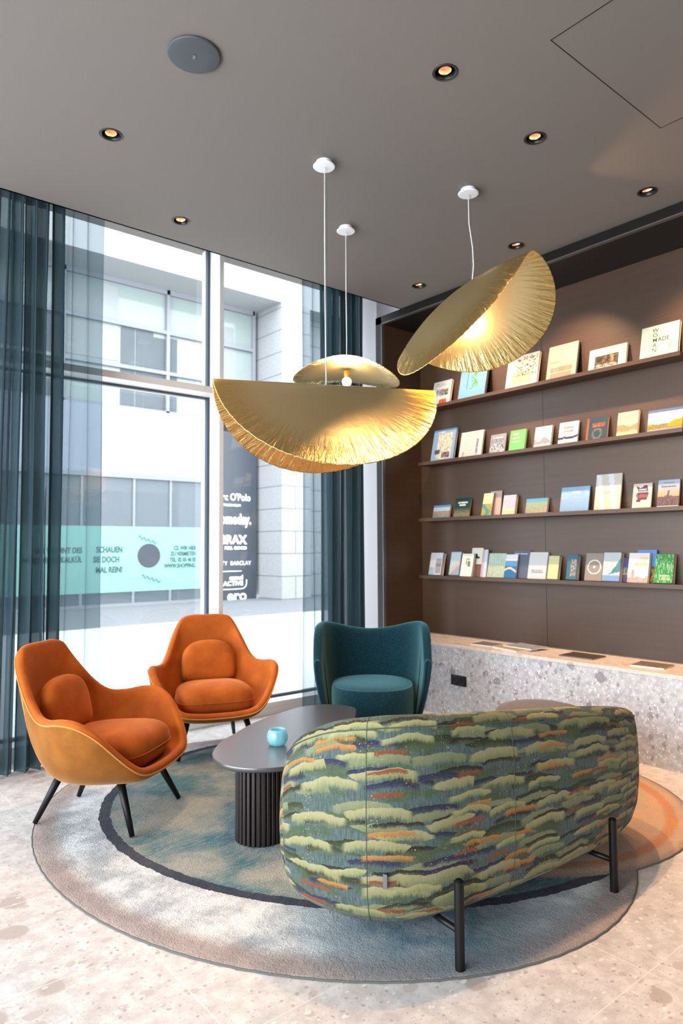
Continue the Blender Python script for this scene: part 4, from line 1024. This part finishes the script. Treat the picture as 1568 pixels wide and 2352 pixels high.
rows = [(.30, lambda h, Z0: Z0+.012), (.17, lambda h, Z0: Z0+.002), (.105, lambda h, Z0: Z0), (.062, lambda h, Z0: Z0+.016), (.028, lambda h, Z0: Z0+.050), (.006, lambda h, Z0: Z0+.115 if h > .32 else Z0+.06), (-.004, lambda h, Z0: Z0+(h-Z0)*.40), (-.006, lambda h, Z0: Z0+(h-Z0)*.55), (-.004, lambda h, Z0: Z0+(h-Z0)*.70), (.002, lambda h, Z0: Z0+(h-Z0)*.85),
        (.010, lambda h, Z0: h-.035), (.020, lambda h, Z0: h-.014), (.038, lambda h, Z0: h-.002), (.062, lambda h, Z0: h), (.088, lambda h, Z0: h-.008), (.110, lambda h, Z0: h-.03), (.122, lambda h, Z0: h-.07 if h > .35 else h-.04), (.130, lambda h, Z0: min(h-.05, .36)), (.14, lambda h, Z0: .24)]
m = MB(); uv = []; rings = []
vacc = 0; prev = None
for off, zf in rows:
    r = srow(off, zf); r.append(r[0].copy())
    if prev: vacc += (r[20]-prev[20]).length
    prev = r
    rings.append(r); uv += [(arc[i], vacc) for i in range(N+1)]
m.rings(rings, closed=False); m.uv = uv
m.f.append(tuple(range(N-1, -1, -1))); m.m.append(0); m.f.append(tuple((len(rings)-1)*(N+1)+i for i in range(N))); m.m.append(0)
m.build('body', M['tapestry'], sf)
# seat cushion
m = MB()
r = [[(p.x, p.y+.03, z-RZ) for p in srow(off, lambda h, Z0: 0)] for off, z in ((.20, .245), (.155, .27), (.145, .33), (.155, .40), (.20, .43), (.32, .445))]
m.rings(r, cap0=True, cap1=True); k = m.build('seat_cushion', M['tapestry'], sf); 
# seams: one round the shoulder of the back, three vertical
def near(x, y): return min(range(N), key=lambda i: (cv[i].x-x)**2+(cv[i].y-y)**2)
sh = srow(.0085, lambda h, Z0: h-.030); ia, ib = near(1.405*KS, 2.02*KS), near(3.10*KS, 2.02*KS)
MB().tube([sh[i % N] for i in range(ia, ib)], .0022, 6).build('seam', M['tapestry_seam'], sf)
for (x, y) in ((1.49*KS, 1.67*KS), (1.985*KS, 1.49*KS), (2.72*KS, 1.48*KS)):
    i = near(x, y); P = []
    for off, zf in rows[2:14]:
        P.append(Vector((cv[i].x-nrm_[i].x*(off-.0005)-2.25, cv[i].y-nrm_[i].y*(off-.0005)-1.95, zf(cv[i].z, zbot(cv[i].x))-RZ)))
    MB().tube(P, .0013, 6).build('seam', M['tapestry_seam'], sf)
# small maker's tab by the left seam
i = near(1.515*KS, 1.645*KS); p = Vector((cv[i].x-2.25, cv[i].y-1.95, 0))+nrm_[i]*.004; tg = Vector((-nrm_[i].y, nrm_[i].x, 0))
if tg.x < 0: tg = -tg
m = MB(); a = p+tg*.004; b_ = p+tg*.018
for q in (0,):
    m.rings([[a+Vector((0, 0, z))+nrm_[i]*d for z, d in ((.262, 0), (.312, 0), (.312, .004), (.262, .004))], [b_+Vector((0, 0, z))+nrm_[i]*d for z, d in ((.264, .004), (.310, .004), (.310, .008), (.264, .008))]], cap0=True, cap1=True)
m.build('fabric_tab', plain('dark_tab', (.09, .09, .10), .6), sf, smooth=False)
for (x, y, dx, dy) in ((1.795, 1.569, .02, .17), (2.669, 1.511, .0, .18), (2.02, 2.36, .03, -.16), (2.86, 2.30, -.05, -.16)):
    P = [(x-2.25, y-1.95, .0), (x-2.25, y-1.95, .284), (x-2.25, y-1.95, .290)]
    l = MB().tube(P, [.0165, .0165, .010], 20).build('leg', M['black'], sf, auto=40)
    MB().tube([(x-2.25, y-1.95, .122), (x-2.25+dx, y-1.95+dy, .122)], .011, 12).build('bracket', M['black'], l)
# ---------------------------------------------------------------- pouf
pf = thing('pouf', 'round taupe velvet pouf between the sofa and the stone bench', 'pouf', (3.60, 2.49, .008))
m = MB(); m.lathe([(.20, .02), (.255, .03), (.275, .08), (.28, .22), (.278, .34), (.268, .385), (.24, .420), (.17, .438), (.08, .443)], 56); m.build('cushion', M['pouf'], pf)
MB().lathe([(.22, 0), (.22, .022)], 40).build('plinth', M['black'], pf)
m = MB(); m.tube([(.2795*math.cos(2*PI*k/64), .2795*math.sin(2*PI*k/64), .34) for k in range(64)], .0035, 6, closed=True); m.build('piping', M['pouf'], pf)

# ---------------------------------------------------------------- ceiling fittings
sp_desc = ['small recessed ceiling spotlight nearest the left window edge', 'recessed ceiling spotlight close to the window ceiling edge, beyond the left one', 'largest-looking recessed spotlight, top centre right of the speaker',
           'recessed spotlight right of centre beside the ceiling hatch', 'rightmost recessed spotlight above the right end of the ledges', 'recessed spotlight above the tilted gold lamp', 'farthest recessed spotlight near the corner of the niche']
aims = [(.05, -.25, -1), (.1, -.2, -1), (.08, -.08, -1), (.10, -.12, -1), (.62, .0, -1), (.62, .0, -1), (.60, -.08, -1)]
first = None
for i, (x, y) in enumerate(SPOTS):
    s = thing('recessed_spotlight', sp_desc[i], 'ceiling light', (x, y, CZ), 0, 'recessed ceiling spotlights')
    if first is None:
        MB().lathe([(.046, -.0005), (.058, -.0005), (.0585, -.003), (.056, -.0045), (.047, -.003), (.045, .0), (.045, .07)], 40, cap0=False, cap1=False).build('trim_ring', M['satin'], s)
        MB().lathe([(.0455, .06), (.0455, .072)], 32).build('housing', M['black'], s)
        k = MB().lathe([(.029, .002), (.031, .002), (.031, .05), (.001, .05)], 32, cap0=False).build('barrel', M['black'], s)
        t = NT('warm_reflector'); t.base((1.0, .62, .36), .25, 1.0); t.b.inputs['Emission Color'].default_value = (1, .42, .18, 1); t.b.inputs['Emission Strength'].default_value = .5
        MB().lathe([(.0288, .003), (.024, .016), (.0225, .030)], 32, cap0=False, cap1=False).build('reflector', t.m, k)
        MB().lathe([(.0222, .018), (.0222, .019)], 24).build('lens', emit('lamp_lens', (1, .36, .20), .55), k)
        first = s
    else:
        for ch in list(first.children):
            c = ch.copy(); COL.objects.link(c); c.parent = s
            for g in ch.children: d = g.copy(); COL.objects.link(d); d.parent = c
    ax = Vector(aims[i]).normalized()
    for ch in s.children:
        if ch.name.startswith('barrel'):
            ch.rotation_euler = (-Vector((ax.x*.35, ax.y*.35, ax.z))).to_track_quat('Z', 'Y').to_euler(); ch.location = (0, 0, .005)
    ld = bpy.data.lights.new('spot_beam', 'SPOT'); ld.energy = SPOT_POWER*(.8 if i == 2 else 1.0 if i == 3 else (1.1 if i > 3 else .45)); ld.color = WARM; ld.spot_size = R(64 if i in (2, 3) else 74 if i > 3 else 70); ld.spot_blend = .85; ld.shadow_soft_size = .022
    lo = bpy.data.objects.new('spot_beam', ld); COL.objects.link(lo); lo.parent = s; lo.location = (0, 0, -.012); lo.rotation_euler = (-ax).to_track_quat('Z', 'Y').to_euler()
spk = thing('ceiling_speaker', 'large round dark speaker grille on the ceiling at upper left', 'speaker', (1.370, 2.650, CZ))
MB().lathe([(.112, 0), (.115, -.004), (.115, -.009), (.108, -.0125), (.05, -.0135), (.001, -.0135)], 64, cap1=False).build('grille', plain('dark_speaker_grille', (.055, .06, .068), .55, nscale=900, nstr=.4), spk)
MB().box((-.013, -.006, -.016), (.013, .006, -.0135)).build('badge', M['steel'], spk, smooth=False, rot=(0, 0, R(70)), bevel=.002)
hx = MB()
for a, b in (((2.508, .9, 0), (2.511, 1.617, 0)), ((3.490, .9, 0), (3.493, 1.617, 0)), ((2.508, 1.6135, 0), (3.493, 1.617, 0)), ((2.508, .9, 0), (3.493, .903, 0))):
    hx.box((a[0], a[1], CZ-.0012), (b[0], b[1], CZ+.001))
struct(hx.build('trim_ceiling_hatch', M['black'], smooth=False))

# ---------------------------------------------------------------- gold pendant lamps
def softp(t_, b): return (t_+math.sqrt(t_*t_+b*b))/2
def folded(center, d, eA, eB, Rr, b, ruff=.0020, NS=150, NTt=96, curlA=0, curlB=0, seed=0, kA=1.0, kB=1.0, arch=(0, 0, 0)):
    arch = Vector(arch)
    """a round sheet folded along direction d; halves hang along eA and eB"""
    d = Vector(d).normalized(); eA = Vector(eA).normalized(); eB = Vector(eB).normalized(); nA = d.cross(eA); nB = d.cross(eB)
    m = MB(); uv = []; rings = []
    rn = random.Random(seed)
    for j in range(NTt+1):
        # radius fraction rows in polar layout keep the rim round
        rf = (j/NTt)**.8; ring_ = []
        for i in range(NS*2):
            a = PI*i/NS; s = Rr*rf*math.cos(a); t_ = Rr*rf*math.sin(a)
            e = max(0, (rf-.60)/.40)
            ru = ruff*e**1.5*(math.sin(a*74+3*math.sin(a*9+seed))+.6*math.sin(a*131+4*math.sin(a*13)+seed))
            t_ *= kA if t_ > 0 else kB; fa, fb = softp(t_, b), softp(-t_, b)
            p = d*s+eA*(fa-b/2)+eB*(fb-b/2)+arch*(1-(s/Rr)**2)
            nn_ = nA if t_ > 0 else nB
            w_ = min(1, abs(t_)/b) if b else 1
            p = p+nn_*(ru*w_)+(nn_*((curlA if t_ > 0 else curlB)*rf*rf*abs(math.sin(a))**1.5*Rr))
            ring_.append(p); uv.append((a/(2*PI)*2.0, rf))
        rings.append(ring_)
    m.rings(rings, cap0=False); m.uv = uv; return m
def pendant(label, can, cordpts, center, d, eA, eB, Rr, b, bulb, bdir, power, curlA=0, curlB=0, seed=0, kA=1.0, kB=1.0, arch=(0, 0, 0)):
    o = thing('pendant_lamp', label, 'pendant lamp', (can[0], can[1], CZ))
    off = Vector((can[0], can[1], CZ))
    cn = MB(); cn.lathe([(.044, 0), (.046, -.024)], 40); cn.lathe([(.0615, -.0245), (.062, -.028), (.058, -.032), (.02, -.0335), (.001, -.0335)], 40, cap1=False); cn.build('canopy', M['white'], o, auto=25)
    MB().tube([Vector(p)-off for p in cordpts], .0032, 8).build('cord', M['cord'], o)
    w0 = Vector(cordpts[0])-off+Vector((.012, -.008, 0)); MB().tube([w0, Vector(cordpts[-1])-off], .0007, 5).build('wire', M['steel'], o)
    m = folded(center, d, eA, eB, Rr, b, seed=seed, curlA=curlA, curlB=curlB, kA=kA, kB=kB, arch=arch); m.v = [tuple(Vector(v_)+Vector(center)-off) for v_ in m.v]
    sh = m.build('shade', M['gold'], o)
    sd = sh.modifiers.new('thick', 'SOLIDIFY'); sd.thickness = .0012
    bz = Vector(bulb)-off; bd = Vector(bdir).normalized(); q = (-bd).to_track_quat('Z', 'Y').to_euler()
    k = MB().lathe([(.016, .025), (.0165, .028), (.0165, .070), (.010, .075)], 24).build('socket', M['brass'], o, loc=bz, rot=q)
    MB().lathe([(.002, -.034), (.016, -.029), (.027, -.018), (.0315, 0), (.027, .016), (.016, .026), (.013, .034)], 28).build('bulb', emit('warm_bulb_glass', (1.0, .74, .42), 14.0), k)
    ld = bpy.data.lights.new('bulb_light', 'POINT'); ld.energy = power; ld.color = (1.0, .62, .30); ld.shadow_soft_size = .034
    lo = bpy.data.objects.new('bulb_light', ld); COL.objects.link(lo); lo.parent = o; lo.location = bz+bd*.04
    return o
def D(px, py, dist):
    d = f_+r2*((px-784)/1587)-u2*((py-1176)/1587); return Vector((d.x*dist, d.y*dist, 1.4+d.z*dist))
# 1: long folded disc hanging in front
L_, R__ = D(487, 869, 3.62), D(997, 897, 3.92); c1 = (L_+R__)/2; dd = (R__-L_).normalized(); R1 = (R__-L_).length/2
back = dd.cross(Vector((0, 0, -1))).normalized()
if back.dot(f_) < 0: back = -back
dn = Vector((0, 0, -1)); dn = (dn-dd*dn.dot(dd)).normalized()
eF = (dn*math.cos(R(35))-back*math.sin(R(35))); eR = (dn*math.cos(R(41))+back*math.sin(R(41)))
pendant('largest gold foil pendant, folded like a half moon, left of centre', (2.335, 2.960), [(2.335, 2.955, CZ-.033), (2.332, 2.953, 3.1), (2.336, 2.957, 2.8), (c1.x*.4+2.335*.6, c1.y*.4+2.957*.6, c1.z+.005)],
        tuple(c1), tuple(dd), tuple(eF), tuple(eR), R1, .035, tuple(c1+dn*.16+back*-.03), (0, 0, -1), 16, seed=1)
# 2: shallow shade behind, fold pointing at the camera
c2 = Vector((2.938, 3.49, 2.585)); v2 = Vector((f_.x, f_.y, 0)).normalized(); rt = Vector((r2.x, r2.y, 0)).normalized()
pendant('shallow gold pendant with a glowing globe bulb, behind the half-moon lamp', (2.938, 3.490), [(2.938, 3.49, CZ-.033), (2.935, 3.488, 3.1), (2.94, 3.49, 2.8), (2.938, 3.49, 2.59)],
        tuple(c2), tuple((v2+Vector((0, 0, .02))).normalized()), tuple(-rt*math.cos(R(20))+Vector((0, 0, -1))*math.sin(R(20))), tuple(rt*math.cos(R(25))+Vector((0, 0, -1))*math.sin(R(25))), .385, .22, tuple(c2+Vector((0, 0, -.085))-v2*.02), (0, 0, -1), 14, seed=2, curlA=.0, curlB=-.0)
# 3: tilted taco-shaped shade on the right
A3, B3 = D(927, 815, 4.12), D(1223, 575, 4.02); c3 = (A3+B3)/2; d3 = (B3-A3).normalized(); R3 = .475
pdir = (r2*.63-u2*.78); pdir = (pdir-d3*pdir.dot(d3)).normalized(); tow = d3.cross(pdir).normalized()
if tow.dot(f_) > 0: tow = -tow
eN = d3*-.62+pdir*.62+tow*.50; eFr = pdir*1.0-tow*.10+d3*.16
ap = D(1083, 662, 4.085)
pendant('gold foil pendant tilted up like an open shell, in front of the ledges', (3.196, 2.645), [(3.196, 2.645, CZ-.033), (3.197, 2.644, 3.35), tuple(D(1085, 570, 4.075)), tuple(D(1087, 610, 4.075)), tuple(ap)],
        tuple(c3), tuple(d3), tuple(eN), tuple(eFr), R3, .15, tuple(c3+pdir*.075+tow*.03-d3*.02), tuple(pdir), 20, seed=3, kA=1.22, kB=1.38, arch=tuple(pdir*-.095-d3*.02))
